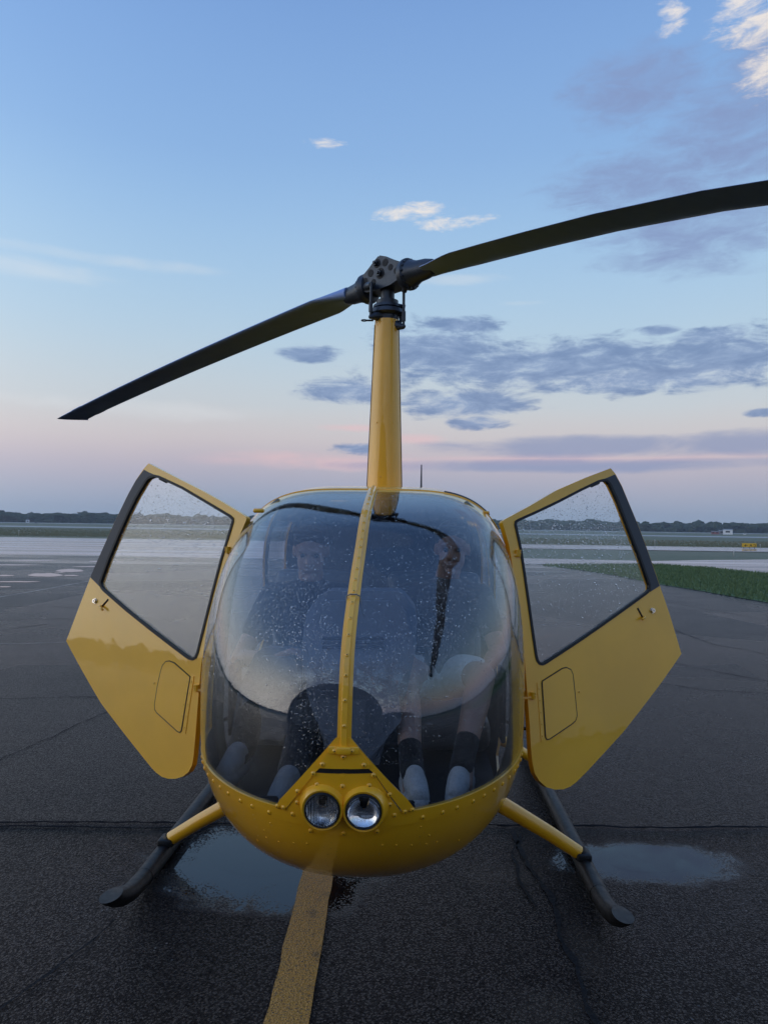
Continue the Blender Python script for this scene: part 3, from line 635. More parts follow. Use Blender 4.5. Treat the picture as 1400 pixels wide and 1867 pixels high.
for poly in (DOOR, RWIN):
    ymn, ymx = min(p[0] for p in poly) - .1, max(p[0] for p in poly) + .1; zmn, zmx = min(p[1] for p in poly) - .08, max(p[1] for p in poly) + .08
    for p, q in zip(poly, poly[1:] + poly[:1]): cutline(p, q, lambda c: ymn < c.y < ymx and zmn < c.z < zmx and abs(c.x) > .25)
cls = {'shell': [], 'wl': [], 'wr': [], 'rwl': [], 'rwr': []}
for f in bm.faces:
    c = f.calc_center_median()
    if c.z > ZW and c.y < ypost(c.z) and c.y < 1.3: cls['wl' if c.x < 0 else 'wr'].append(f)
    elif abs(c.x) > .25 and inside((c.y, c.z), DOOR): continue
    elif abs(c.x) > .25 and inside((c.y, c.z), RWIN): cls['rwl' if c.x < 0 else 'rwr'].append(f)
    else: cls['shell'].append(f)
def shellmesh(name, faces, thick, mats, parent):
    vid = {}; F = []
    for f in faces:
        for v in f.verts: vid.setdefault(v, len(vid))
        F.append([vid[v] for v in f.verts])
    O = np.array([v.co[:] for v in vid]); Nn = Gn(O); bad = np.linalg.norm(Nn, axis=1) < .5
    for v, i in vid.items():
        if bad[i] or v.co.y < 2e-4: Nn[i] = np.array(v.normal[:]) if v.normal.length > .5 else (0, -1, 0)
    I = O - Nn * thick; n = len(O); V = list(O) + list(I); N = list(Nn) + list(-Nn); faces_out = list(F) + [[i + n for i in f[::-1]] for f in F]; mi = [0] * len(F) + [len(mats) - 1] * len(F)
    fset = set(faces)
    for f in faces:
        for l in f.loops:
            if sum(1 for g in l.edge.link_faces if g in fset) == 1:
                a, b = vid[l.vert], vid[l.link_loop_next.vert]; t = O[b] - O[a]; sn = np.cross(t, Nn[a]); sn /= np.linalg.norm(sn) + 1e-9
                k = len(V); V += [O[a], O[b], I[b], I[a]]; N += [sn] * 4; faces_out.append([k + 3, k + 2, k + 1, k]); mi.append(0)
    o = mesh(name, V, faces_out, mats, parent, True, N); o.data.polygons.foreach_set('material_index', mi); return o
bm.normal_update()
# make face winding outward
f0 = max(cls['shell'], key=lambda f: f.calc_center_median().x)
if f0.normal.x < 0: bmesh.ops.reverse_faces(bm, faces=bm.faces[:]); bm.normal_update()
shell = shellmesh('fuselage', cls['shell'], .012, [M['yellow'], M['lining']], heli)
wsl = shellmesh('windshield', cls['wl'], .005, [M['glass']], heli); wsl['label'] = 'left windshield pane wet with raindrops'
wsr = shellmesh('windshield', cls['wr'], .005, [M['glass']], heli); wsr['label'] = 'right windshield pane wet with raindrops'
for k in ('rwl', 'rwr'): shellmesh('rear_window', cls[k], .004, [M['doorglass']], heli)
bm.free()

SCREW = None
def screw(p, n, parent, s=1.0):
    """pan head screw / rivet"""
    global SCREW
    if SCREW is None:
        b = bmesh.new(); r0 = []
        prof = [(.0078, 0), (.0078, .0012), (.0056, .0034), (.0022, .0042)]
        rings = [[b.verts.new((r * math.cos(2 * math.pi * k / 8), r * math.sin(2 * math.pi * k / 8), z)) for k in range(8)] for r, z in prof]
        for A, B in zip(rings, rings[1:]):
            for k in range(8): b.faces.new((A[k], A[(k + 1) % 8], B[(k + 1) % 8], B[k]))
        cen = b.verts.new((0, 0, .0026))
        for k in range(8): b.faces.new((rings[-1][k], rings[-1][(k + 1) % 8], cen)).material_index = 1
        SCREW = bpy.data.meshes.new('screw'); b.to_mesh(SCREW); b.free(); SCREW.polygons.foreach_set('use_smooth', [True] * len(SCREW.polygons)); SCREW.set_sharp_from_angle(angle=R(40))
        SCREW.materials.append(M['yellow']); SCREW.materials.append(M['dark'])
    o = bpy.data.objects.new('screw', SCREW); link(o, parent)
    q = Vector(n).to_track_quat('Z', 'Y'); o.location = Vector(p); o.rotation_mode = 'QUATERNION'; o.rotation_quaternion = q; o.scale = (s, s, s); return o

# ---- centre strip of the windshield: raised ridge following the profile
yy = np.concatenate([np.linspace(.05, math.sqrt(1.26), 64) ** 2])
cl = S(yy, np.full_like(yy, math.pi / 2))
tn = np.gradient(cl, axis=0); tn /= np.linalg.norm(tn, axis=1, keepdims=True)
nn = np.stack([np.zeros(len(tn)), -tn[:, 2], tn[:, 1]], -1); nn[nn[:, 1] > 0] *= 1
prof = [(-.0205, -.004), (-.0205, .004), (-.0115, .0055), (-.0075, .014), (.0075, .014), (.0115, .0055), (.0205, .004), (.0205, -.004)]
V = []; Fs = []
for i in range(len(cl)):
    for (x, h) in prof: V.append(cl[i] + nn[i] * h + np.array([x, 0, 0]))
m_ = len(prof)
for i in range(len(cl) - 1):
    for k in range(m_): a, b = i * m_ + k, i * m_ + (k + 1) % m_; Fs.append((a, b, b + m_, a + m_))
Fs += [tuple(range(m_))[::-1], tuple(range((len(cl) - 1) * m_, len(cl) * m_))]
cs = mesh('centre_strip', V, Fs, M['yellow'], heli); cs.data.set_sharp_from_angle(angle=R(28))
arc = np.concatenate([[0], np.cumsum(np.linalg.norm(np.diff(cl, axis=0), axis=1))])
for s_ in np.arange(.06, arc[-1] - .02, .066):
    i = int(np.searchsorted(arc, s_)); p = cl[i] + nn[i] * .014; screw(p, nn[i], cs, .85)
# clip and loose cord tied round the strip
i = int(np.argmin(abs(cl[:, 2] - 1.462))); p = Vector(cl[i]); n0 = Vector(nn[i])
bm = bmesh.new(); tube(bm, [p + Vector((-.024, 0, 0)) - n0 * .004, p + Vector((-.022, 0, 0)) + n0 * .010, p + Vector((-.01, 0, 0)) + n0 * .018, p + Vector((.01, 0, 0)) + n0 * .018, p + Vector((.022, 0, 0)) + n0 * .010, p + Vector((.024, 0, 0)) - n0 * .004], .0022, 6)
tube(bm, [p + Vector((-.023, 0, 0)) + n0 * .008, p + Vector((-.022, -.006, -.025)) + n0 * .012, p + Vector((-.008, -.012, -.045)) + n0 * .016, p + Vector((.002, -.02, -.06)) + n0 * .018], .002, 6)
tube(bm, [p + Vector((.023, 0, 0)) + n0 * .008, p + Vector((.028, -.01, -.03)) + n0 * .010, p + Vector((.036, -.02, -.062)) + n0 * .010], .0018, 6)
M['cord'] = mat('grey_cord', (.22, .20, .17), .7); bmobj('tie_cord', bm, M['cord'], cs)

# ---- lower windshield rim with its screws
def on_z(y, z, sgn):
    q = math.sqrt(y); m = float(MID(q)); n = float(NL(q)) if z < m else float(NU(q)); h = (m - float(BOT(q))) if z < m else (float(TOP(q)) - m); t = 1 - (abs(z - m) / h) ** n
    return None if t < 0 else np.array([sgn * float(W(y)) * t ** (1 / n), y, z])
for sgn in (-1, 1):
    cols = []
    for zz in (ZW + .002, ZW - .012, ZW - .026, ZW - .041):
        c = []
        ya, yb = 1e-4, .4
        for _ in range(40):
            ym = (ya + yb) / 2
            if float(BOT(math.sqrt(ym))) > zz: ya = ym
            else: yb = ym
        for t in np.linspace(0, 1, 70): c.append(on_z(yb + 1e-5 + (ypost(ZW) + .06 - yb) * t ** 1.7, zz, sgn))
        cols.append(np.array(c))
    C = np.array(cols); Nn = Gn(C.reshape(-1, 3)).reshape(C.shape); OUT = C + Nn * .0035; IN = C - Nn * .002
    V = list(OUT.reshape(-1, 3)) + list(IN.reshape(-1, 3)); nr, nc = C.shape[:2]; Fs = []
    for r in range(nr - 1):
        for k in range(nc - 1):
            q = (r * nc + k, r * nc + k + 1, (r + 1) * nc + k + 1, (r + 1) * nc + k); Fs.append(q)
    o_ = nr * nc
    for r in (0, nr - 1):
        for k in range(nc - 1): Fs.append((r * nc + k, r * nc + k + 1, o_ + r * nc + k + 1, o_ + r * nc + k))
    bmr = bmesh.new(); vv = [bmr.verts.new(v) for v in V]
    for f in Fs:
        try: bmr.faces.new([vv[i] for i in f])
        except ValueError: pass
    rim = bmobj('windshield_rim', bmr, M['yellow'], heli, True, 35)
    L = np.concatenate([[0], np.cumsum(np.linalg.norm(np.diff(C[2], axis=0), axis=1))])
    for s_ in np.arange(.235, L[-1] - .01, .067):
        k = int(np.searchsorted(L, s_)); screw(OUT[2, k], Nn[2, k], rim)

# ---- nose plates, built on the nose surface
def npoly(pix): return [(h[0], h[2]) for h in (hit(*p) for p in pix)]
def nmap(base):
    def f(u, v, off):
        p = surf_front(u, v); n = Gn(p); return p + n * (base + off)
    return f
lamp_panel_px = [(571, 1412), (600, 1409), (655, 1409), (684, 1413), (730, 1478), (722, 1500), (690, 1519), (628, 1523), (567, 1515), (524, 1472)]
LC = [(590, 1469.5), (663.5, 1472)]
panel = slab('lamp_panel', npoly(lamp_panel_px), [], .012, nmap(.004), .012, M['yellow'], heli)
def leg(pix): return slab('nose_strap', npoly(pix), [], .012, nmap(.0075), .014, M['yellow'], heli)
# (the two straps of the inverted V)
s1 = leg([(622, 1343), (626, 1362), (590, 1393), (575, 1408), (525, 1470), (505, 1470), (513, 1455), (612, 1345)])
s2 = leg([(630, 1343), (640, 1345), (741, 1455), (754, 1472), (733, 1478), (684, 1411), (664, 1393), (628, 1362)])
gus = slab('gusset', npoly([(604, 1362), (651, 1362), (674, 1393), (671, 1399), (583, 1398), (581, 1393)]), [], .012, nmap(.0125), .012, M['yellow'], heli)
gus_shade = slab('gusset_shade', npoly([(583, 1397), (670, 1398), (679, 1408), (574, 1407)]), [], .012, nmap(.006), .008, M['dark'], heli)  # shadow under the gusset, painted as a near-black strip
# scoop lip below the painted gusset shade
slab('scoop_ramp', npoly([(574, 1407), (679, 1408), (686, 1416), (569, 1415)]), [], .01, nmap(.0045), .01, M['yellow'], heli)
p = hit(627.5, 1366); n0 = Gn(p)
bm = bmesh.new(); fr = Vector(n0).to_track_quat('Z', 'Y').to_matrix().to_4x4()
rbox(bm, (.088, .022, .006), Vector(p) + Vector(n0) * .014, .0028, 2, fr); rbox(bm, (.044, .022, .012), Vector(p) + Vector(n0) * .018, .005, 2, fr)
strap = bmobj('strip_clamp', bm, M['yellow'], gus, True, 35)
for (x, y, par, off) in [(612, 1367, gus, .017), (642, 1367, gus, .017), (627, 1378, gus, .0125), (590, 1391.5, gus, .0125), (663, 1393, gus, .0125), (573, 1409, s1, .0075), (545, 1441, s1, .0075), (509, 1467.5, s1, .0075), (520, 1470, s1, .0075),
                    (680, 1412, s2, .0075), (709, 1447, s2, .0075), (736, 1477.5, s2, .0075), (749, 1474, s2, .0075), (579, 1430, panel, .004), (625, 1433, panel, .004), (673, 1431.5, panel, .004), (543, 1462, panel, .004),
                    (535, 1483, panel, .004), (567.5, 1513, panel, .004), (626.5, 1518, panel, .004), (686.5, 1514, panel, .004), (710, 1466, panel, .004), (718, 1485, panel, .004)]:
    p = hit(x, y); n0 = Gn(p); screw(p + n0 * off, n0, par)
for (x, y) in [(507, 1484), (493, 1501), (751, 1491), (767, 1508), (509, 1535), (536, 1537), (560, 1538), (697, 1541), (722, 1541), (750, 1541), (777, 1539), (782, 1523), (796, 1535), (482, 1514), (470, 1532), (486, 1527), (836, 1532)]:
    p = hit(x, y); n0 = Gn(p); screw(p, n0, shell, .5)

# ---- landing lights
for li, (x, y) in enumerate(LC):
    p = Vector(hit(x, y)); n0 = Vector(Gn(np.array(p))); d = Vector((n0.x * .3, n0.y - .35, n0.z * .35 - .02)).normalized()
    r = .0515; s, u, a = frame(d); c = p + d * .027
    def ring(rr, h, seg=40): return [c + d * h + (s * math.cos(2 * math.pi * k / seg) + u * math.sin(2 * math.pi * k / seg)) * rr for k in range(seg)]
    def lathe(name, prof_, m, parent, closed=False):
        bm = bmesh.new(); rs = [[bm.verts.new(q) for q in ring(rr, h)] for rr, h in prof_]
        for A, B in zip(rs, rs[1:]):
            for k in range(40): bm.faces.new((A[k], A[(k + 1) % 40], B[(k + 1) % 40], B[k]))
        if closed: bm.faces.new(rs[0]); bm.faces.new(rs[-1])
        return bmobj(name, bm, m, parent, True, 50)
    lamp = lathe('landing_light', [(r * 1.42, -.038), (r * 1.26, -.014), (r * 1.13, .002), (r * 1.02, .0), (r * .99, -.02), (r * 1.2, -.030)], M['yellow'], heli)
    lamp['label'] = 'ribbed landing light on the left of the nose' if li == 0 else 'clear landing light on the right of the nose'
    lathe('bezel', [(r * 1.0, -.012), (r * 1.005, .004), (r * .95, .007), (r * .90, .004), (r * .90, -.010)], M['black'], lamp)
    lathe('reflector', [(r * .90, -.001), (r * .80, -.008), (r * .62, -.015), (r * .40, -.0195), (r * .05, -.021)], M['chrome'], lamp)
    bm = bmesh.new(); disc_cyl(bm, c - d * .021 + u * r * (.45 if li == 0 else .40), d, r * .24, .020, 18, r * .21); bmobj('bulb', bm, M['bulb'], lamp, True, 40)
    lathe('lens', [(r * .89, .0005), (r * .89, .004), (r * .6, .0075), (r * .3, .0095), (r * .02, .010), (r * .02, .0065), (r * .3, .006), (r * .6, .004), (r * .86, .0006)], lens_mat(li == 0), lamp)

# ---- roof rim above the windshield (yellow bow) with a dark anti-glare patch at right, door-post tabs
V = []; Fs = []; al2 = np.linspace(R(14), R(166), 60)
def bow(y0, y1, off, a0, a1, name, m, n=60, thick=.004):
    A = np.linspace(a0, a1, n); rows = []
    for yv in np.linspace(y0, y1, 4): P = S(np.full(n, yv), A); rows.append(P + Gn(P) * off)
    rows.append(rows[-1] - Gn(rows[-1]) * (off + .001)); rows.insert(0, rows[0] - Gn(rows[0]) * (off + .001)); C = np.array(rows); nr, nc = C.shape[:2]
    return mesh(name, C.reshape(-1, 3), [(r * nc + k, r * nc + k + 1, (r + 1) * nc + k + 1, (r + 1) * nc + k) for r in range(nr - 1) for k in range(nc - 1)], m, heli)
rr = bow(1.225, 1.275, .004, R(38), R(142), 'roof_rim', M['yellow'])
bow(1.235, 1.262, .009, R(48), R(76), 'antiglare_strip', M['trim'], 24)
for sgn in (-1, 1):
    p = hit(472, 931) if sgn < 0 else hit(884, 936)
    n0 = Gn(p); bm = bmesh.new(); rbox(bm, (.03, .012, .012), p + n0 * .006, .003, 1); bmobj('door_stop', bm, M['yellow'], heli)

# ---- mast fairing, rotor head
HUB = Vector((0, 2.44, 3.27))
bm = bmesh.new(); rings = []
zs = [1.86, 1.95, 2.2, 2.5, 2.8, 2.96, 3.0]
def mast_sec(z):
    t = (z - 1.88) / 1.12; hw = .116 + (.078 - .116) * t; lf, lb = .135 + (.085 - .135) * t, .34 + (.13 - .34) * t
    pts = []
    for k in range(40):
        a = 2 * math.pi * k / 40; c, s = math.cos(a), math.sin(a); pts.append(Vector((hw * math.copysign(abs(c) ** .9, c), 2.44 + (lb * s if s > 0 else lf * s), z)))
    return pts
for z in zs: rings.append([bm.verts.new(p) for p in mast_sec(z)])
for A, B in zip(rings, rings[1:]):
    for k in range(40): bm.faces.new((A[k], A[(k + 1) % 40], B[(k + 1) % 40], B[k]))
bm.faces.new(rings[-1])
mast = bmobj('mast_fairing', bm, M['yellow'], heli, True, 50)
for z in (2.98, 2.34, 2.0):
    for k in (27, 33): 
        p = mast_sec(z)[k]; c = Vector((0, 2.44, z)); n0 = (p - c).normalized()
        if z < 2.1 and k == 27: continue
        screw(p if z > 2.1 else mast_sec(z)[29], n0, mast, .7)
for sgn in (-1, 1):                               # side seam of the fairing
    bm = bmesh.new(); tube(bm, [mast_sec(z)[22 if sgn < 0 else 38] + Vector((sgn * .001, 0, 0)) for z in (1.9, 2.2, 2.6, 2.97)], .0025, 5); bmobj('seam', bm, M['trim'], mast)
bm = bmesh.new(); tube(bm, [(-.085, 2.40, 2.995), (-.13, 2.39, 2.992)], .006, 6)
bmesh.ops.create_circle(bm, segments=3, radius=.001)
tor = []
for k in range(12):
    a = 2 * math.pi * k / 12; tor.append(Vector((-.143 + .016 * math.cos(a), 2.39 + .016 * math.sin(a), 2.992)))
tube(bm, tor + [tor[0]], .004, 6, False); bmobj('ring_tab', bm, M['hubmetal'], mast)

ba = R(45.5) - YAW                                  # blade line in the helicopter's frame
BD = Vector((-math.sin(R(45.5) - YAW), math.cos(R(45.5) - YAW), 0)); BT = Vector((BD.y, -BD.x, 0))   # towards the far-left tip / chordwise
def bz(r): return -.055 * r - .0055 * r * r if r >= 0 else (-.055 * r - .034 * math.exp(-((r + .95) / .95) ** 2) - (.053 * r * r if r > -2.2 else .053 * 4.84 + .2332 * (-r - 2.2)))
rotor = bmesh.new()
hub_e = bmesh.new()
# hub block: a stubby forged block, six-sided from the front, drilled with round holes
T = Matrix((( BD.x, BT.x, 0, 0), (BD.y, BT.y, 0, 0), (BD.z, BT.z, 1, 0), (0, 0, 0, 1)))
tilt = Matrix.Rotation(.03, 4, 'Y')
HM = Matrix.Translation(HUB) @ T @ tilt
def hubpoly(bm, prof, half, mtx):
    A = [bm.verts.new(mtx @ Vector((x, -half, z))) for x, z in prof]; B = [bm.verts.new(mtx @ Vector((x, half, z))) for x, z in prof]; n = len(prof)
    for k in range(n): bm.faces.new((A[k], A[(k + 1) % n], B[(k + 1) % n], B[k]))
    bm.faces.new(A[::-1]); bm.faces.new(B)
hubpoly(hub_e, [(-.20, -.055), (-.20, .035), (-.10, .075), (-.055, .115), (.02, .145), (.055, .115), (.10, .075), (.20, .035), (.20, -.055), (.08, -.075), (-.08, -.075)], .068, HM)
bmesh.ops.bevel(hub_e, geom=hub_e.edges[:], offset=.008, segments=2, affect='EDGES')
hub = bmobj('rotor_hub', hub_e, M['hubmetal'], heli, True, 35)
for (x, z, rr_) in [(-.045, .078, .024), (.028, .092, .028), (.085, .045, .024), (.0, .02, .034), (-.09, .035, .02), (.135, .005, .022), (-.14, 0, .02), (.06, -.02, .02)]:
    for sg_ in (-1, 1):
        bm = bmesh.new(); s = .0690
        c = HM @ Vector((x, sg_ * s, z)); ax = (HM.to_3x3() @ Vector((0, sg_, 0))).normalized()
        disc_cyl(bm, c - ax * .003, ax, rr_, .0045, 18); o = bmobj('hub_hole', bm, M['dark'], hub, True, 40)
        if (x, z) in ((.028, .092), (.0, .02)):
            bm = bmesh.new(); disc_cyl(bm, c - ax * .002, ax, rr_ * .6, .022, 6); disc_cyl(bm, c + ax * .02, ax, rr_ * .3, .012, 10); bmobj('hub_bolt', bm, M['hubmetal'], hub, True, 40)
for sg_ in (-1, 1):                                 # pitch housings, bolted flanges and blade grips
    ax = (HM.to_3x3() @ Vector((sg_, 0, -.03 if sg_ > 0 else -.03))).normalized()
    c = HUB + ax * .14 + Vector((0, 0, -.012))
    bm = bmesh.new(); s, u, a = frame(ax)
    prof = [(.055, 0), (.088, .012), (.098, .035), (.098, .052), (.084, .06), (.080, .085), (.066, .12), (.060, .19), (.046, .24), (.03, .25)]
    rs = [[bm.verts.new(c + ax * h + (s * math.cos(2 * math.pi * k / 28) + u * math.sin(2 * math.pi * k / 28)) * rr_) for k in range(28)] for rr_, h in prof]
    for A, B in zip(rs, rs[1:]):
        for k in range(28): bm.faces.new((A[k], A[(k + 1) % 28], B[(k + 1) % 28], B[k]))
    bm.faces.new(rs[0]); bm.faces.new(rs[-1]); g = bmobj('pitch_housing', bm, M['hubmetal'], hub, True, 40)
    bm = bmesh.new()
    for k in range(16):
        a_ = 2 * math.pi * k / 16; disc_cyl(bm, c + ax * .05 + (s * math.cos(a_) + u * math.sin(a_)) * .085, ax, .0085, .016, 6)
    o = bmobj('flange_bolts', bm, M['steel'] if False else M['hubmetal'], hub, True, 30); o['kind'] = 'stuff'
    # pitch horn and link to the swashplate
    side = -1 if sg_ > 0 else 1
    hp = c + ax * (.07 if sg_ > 0 else .05); tip = Vector((-.097, 2.33, 3.20)) if sg_ > 0 else Vector((.105, 2.36, 3.16)); low = tip + Vector((.002 * side, .01, -.20 if sg_ > 0 else -.21))
    bm = bmesh.new(); tube(bm, [hp, hp.lerp(tip, .6) + Vector((0, 0, .01)), tip], [.034, .024, .016], 10); bmobj('pitch_horn', bm, M['hubmetal'], hub, True, 50)
    bm = bmesh.new(); tube(bm, [tip + Vector((0, 0, .012)), tip.lerp(low, .3), tip.lerp(low, .55), tip.lerp(low, .56), tip.lerp(low, .85), tip.lerp(low, .86), low], [.009, .009, .009, .013, .013, .008, .008], 10)
    bmesh.ops.create_uvsphere(bm, u_segments=10, v_segments=6, radius=.014, matrix=Matrix.Translation(low)); bmobj('pitch_link', bm, M['hubmetal'], hub, True, 40)
bm = bmesh.new(); prof = [(.045, 3.23), (.045, 3.13), (.07, 3.13), (.07, 3.105), (.088, 3.10), (.092, 3.082), (.082, 3.078), (.102, 3.07), (.108, 3.045), (.092, 3.035), (.075, 3.03), (.072, 2.98)]
rs = [[bm.verts.new((rr_ * math.cos(2 * math.pi * k / 32), 2.44 + rr_ * math.sin(2 * math.pi * k / 32), z)) for k in range(32)] for rr_, z in prof]
for A, B in zip(rs, rs[1:]):
    for k in range(32): bm.faces.new((A[k], A[(k + 1) % 32], B[(k + 1) % 32], B[k]))
bm.faces.new(rs[0]); sw = bmobj('swashplate', bm, M['hubmetal'], heli, True, 35)
for tipp in ((-.10, 2.34, 3.0), (.108, 2.37, 2.945)):
    bm = bmesh.new(); t = Vector(tipp); c = Vector((0, 2.44, t.z + .045)); tube(bm, [c, c.lerp(t, .55) + Vector((0, 0, -.002)), t], [.05, .034, .014], 8); bmobj('swashplate_arm', bm, M['hubmetal'], sw, True, 50)
bm = bmesh.new(); tube(bm, [(.07, 2.40, 3.09), (.10, 2.43, 3.10), (.088, 2.42, 3.0), (.08, 2.42, 2.98)], [.014, .018, .012, .01], 8); bmobj('scissor_link', bm, M['hubmetal'], sw, True, 50)
bm = bmesh.new()
for x in (-.03, .012, .045): tube(bm, [(x, 2.375, 3.03), (x, 2.375, 2.97)], .006, 6)
bmobj('control_rods', bm, M['hubmetal'], sw)

CH = .27
def blade(sg_):
    V = []; Fs = []
    rsx = [.34, .40, .47, .56, .62, .8, 1.1, 1.5, 2.0, 2.5, 3.0, 3.5, 4.0, 4.4, 4.41, 4.62, 4.63, 4.9, 4.97, 5.03]
    af = [(0, 0), (.02, .030), (.08, .055), (.25, .072), (.5, .055), (.75, .03), (1, .004), (1, -.004), (.75, -.026), (.5, -.045), (.25, -.055), (.08, -.042), (.02, -.024)]
    n = len(af)
    for r in rsx:
        f = min(1, max(.55, .55 + (r - .36) / .24 * .45)); chord = CH * f; tf = 1.0 + max(0, (.6 - r) / .2) * 1.2
        if 4.405 < r < 4.625: chord += .012
        tip = max(0, (r - 4.85) / .18); le = -.46 * chord; 
        c = HUB + BD * (sg_ * r) + Vector((0, 0, bz(sg_ * r) - .012)); pitch = R(5 - r * .8) if sg_ > 0 else R(2.0 - .6 * r) 
        fw = -BT * sg_ * -1                    # leading edge direction
        for (x, t) in af:
            cx = le + chord * x; 
            if tip: cx = le + chord * (x if x > .5 else x) ; 
            rsh = sg_ * (-.20 * x) * tip if tip else 0
            p = c + BT * (sg_ * (cx * math.cos(pitch) )) + Vector((0, 0, t * CH * tf * .95 * (1 - .5 * tip) - cx * math.sin(pitch))) + BD * rsh
            V.append(p)
    for i in range(len(rsx) - 1):
        for k in range(n): a, b = i * n + k, i * n + (k + 1) % n; Fs.append((a, b, b + n, a + n))
    Fs += [tuple(range(n)), tuple(range((len(rsx) - 1) * n, len(rsx) * n))]
    bm = bmesh.new(); vv = [bm.verts.new(v) for v in V]
    for f in Fs: bm.faces.new([vv[i] for i in f])
    return bmobj('rotor_blade', bm, M['blade'], heli, True, 50)
b1 = blade(1); b1['label'] = 'rotor blade reaching back to the left'; b2 = blade(-1); b2['label'] = 'rotor blade reaching forward to the right'

# ---- antenna on the roof
bm = bmesh.new(); pb = Vector((.235, 2.9, 1.83)); tube(bm, [pb, pb + Vector((0, 0, .06)), pb + Vector((0, .01, .30))], [.012, .008, .004], 8); bmobj('antenna', bm, M['trim'], heli)

# ---- landing gear
for sgn in (-1, 1):
    x = 1.075 * sgn; r = .041; z0 = -.041 + r
    path = [(x, 4.05, z0), (x, 3.2, z0), (x, 1.9, z0), (x, 1.38, z0), (x, 1.26, z0 + .004), (x, 1.16, z0 + .016), (x, 1.07, z0 + .042), (x, 1.0, z0 + .076), (x, .94, z0 + .115), (x, .86, z0 + .18)]
    bm = bmesh.new(); tube(bm, path, r, 20, False)
    bmesh.ops.bisect_plane(bm, geom=bm.verts[:] + bm.edges[:] + bm.faces[:], plane_co=(0, .95, z0 + .108), plane_no=(0, .05, 1), clear_outer=True)
    bb = [e for e in bm.edges if len(e.link_faces) == 1]; bmesh.ops.holes_fill(bm, edges=bb)
    sk = bmobj('skid', bm, M['black'], heli, True, 45)
    bm = bmesh.new(); tube(bm, [(x, 1.33, z0), (x, 1.355, z0), (x, 3.6, z0)], r + .0025, 20); bmobj('wear_sleeve', bm, M['black'], sk, True, 45)
    for (ya, yb, ra) in ((1.50, 1.62, .040), (2.82, 3.1, .040)):
        top = Vector((.40 * sgn, ya, .455)); bot = Vector((1.045 * sgn, yb, .06))
        md = top.lerp(bot, .5) + Vector((0, 0, .012))
        bm = bmesh.new(); pts = [top, top.lerp(bot, .25) + Vector((0, 0, .012)), md, top.lerp(bot, .75) + Vector((0, 0, .010)), bot]
        rg = tube(bm, pts, [ra * 1.15, ra * 1.08, ra, ra * .92, ra * .86], 18); st = bmobj('cross_tube', bm, M['yellow'], heli, True, 45)
        bm = bmesh.new(); rbox(bm, (.075, .10, .04), bot + Vector((.022 * sgn, .0, -.012)), .012); tube(bm, [bot + Vector((.0, 0, .004)), bot + Vector((.02 * sgn, 0, -.02))], ra * .93, 14); bmobj('saddle', bm, M['black'], st, True, 45)
# grey lamp / static port pod low on the left side
bm = bmesh.new(); bmesh.ops.create_uvsphere(bm, u_segments=18, v_segments=12, radius=1, matrix=Matrix.Translation((-.70, 1.75, .64)) @ Matrix.Diagonal((.055, .14, .075, 1))); bmobj('side_pod', bm, mat('grey_pod', (.3, .31, .33), .25), heli)
# short cable hanging from the right sill
bm = bmesh.new(); tube(bm, [(.62, 1.3, .80), (.69, 1.28, .775), (.76, 1.27, .765), (.82, 1.26, .77)], .008, 8); bmobj('door_strut', bm, M['black'], heli)
bm = bmesh.new(); tube(bm, [(-.62, 1.3, .80), (-.69, 1.28, .775), (-.76, 1.27, .765), (-.82, 1.26, .77)], .008, 8); bmobj('door_strut', bm, M['black'], heli)

# ---- tail (behind the cabin)
bm = bmesh.new(); tube(bm, [(0, 3.35, 1.45), (0, 3.7, 1.46), (0, 5.5, 1.52), (0, 8.3, 1.60), (0, 8.42, 1.60)], [.17, .155, .115, .075, .05], 24); tail = bmobj('tail_boom', bm, M['yellow'], heli, True, 50)
def fin(name, pts, t, axis):
    bm = bmesh.new(); off = Vector(axis) * t
    A = [bm.verts.new(Vector(p) + off) for p in pts]; B = [bm.verts.new(Vector(p) - off) for p in pts]; n = len(pts)
    for k in range(n): bm.faces.new((A[k], A[(k + 1) % n], B[(k + 1) % n], B[k]))
    bm.faces.new(A); bm.faces.new(B[::-1]); bmesh.ops.bevel(bm, geom=bm.edges[:], offset=t * .6, segments=2, affect='EDGES'); return bmobj(name, bm, M['yellow'], tail, True, 40)
fin('tail_fin', [(0, 8.0, 1.55), (0, 8.35, 2.25), (0, 8.62, 2.25), (0, 8.45, 1.6), (0, 8.55, .85), (0, 8.3, .85)], .018, (1, 0, 0))
fin('stabilizer', [(.05, 7.9, 1.60), (.62, 8.0, 1.60), (.62, 8.3, 1.60), (.05, 8.3, 1.60)], .015, (0, 0, 1))
tr = bmesh.new(); rbox(tr, (.02, .15, 1.42), (-.17, 8.33, 1.60), .008); tube(tr, [(0, 8.33, 1.6), (-.19, 8.33, 1.6)], .04, 12); bmobj('tail_rotor', tr, M['blade'], heli, True, 40)

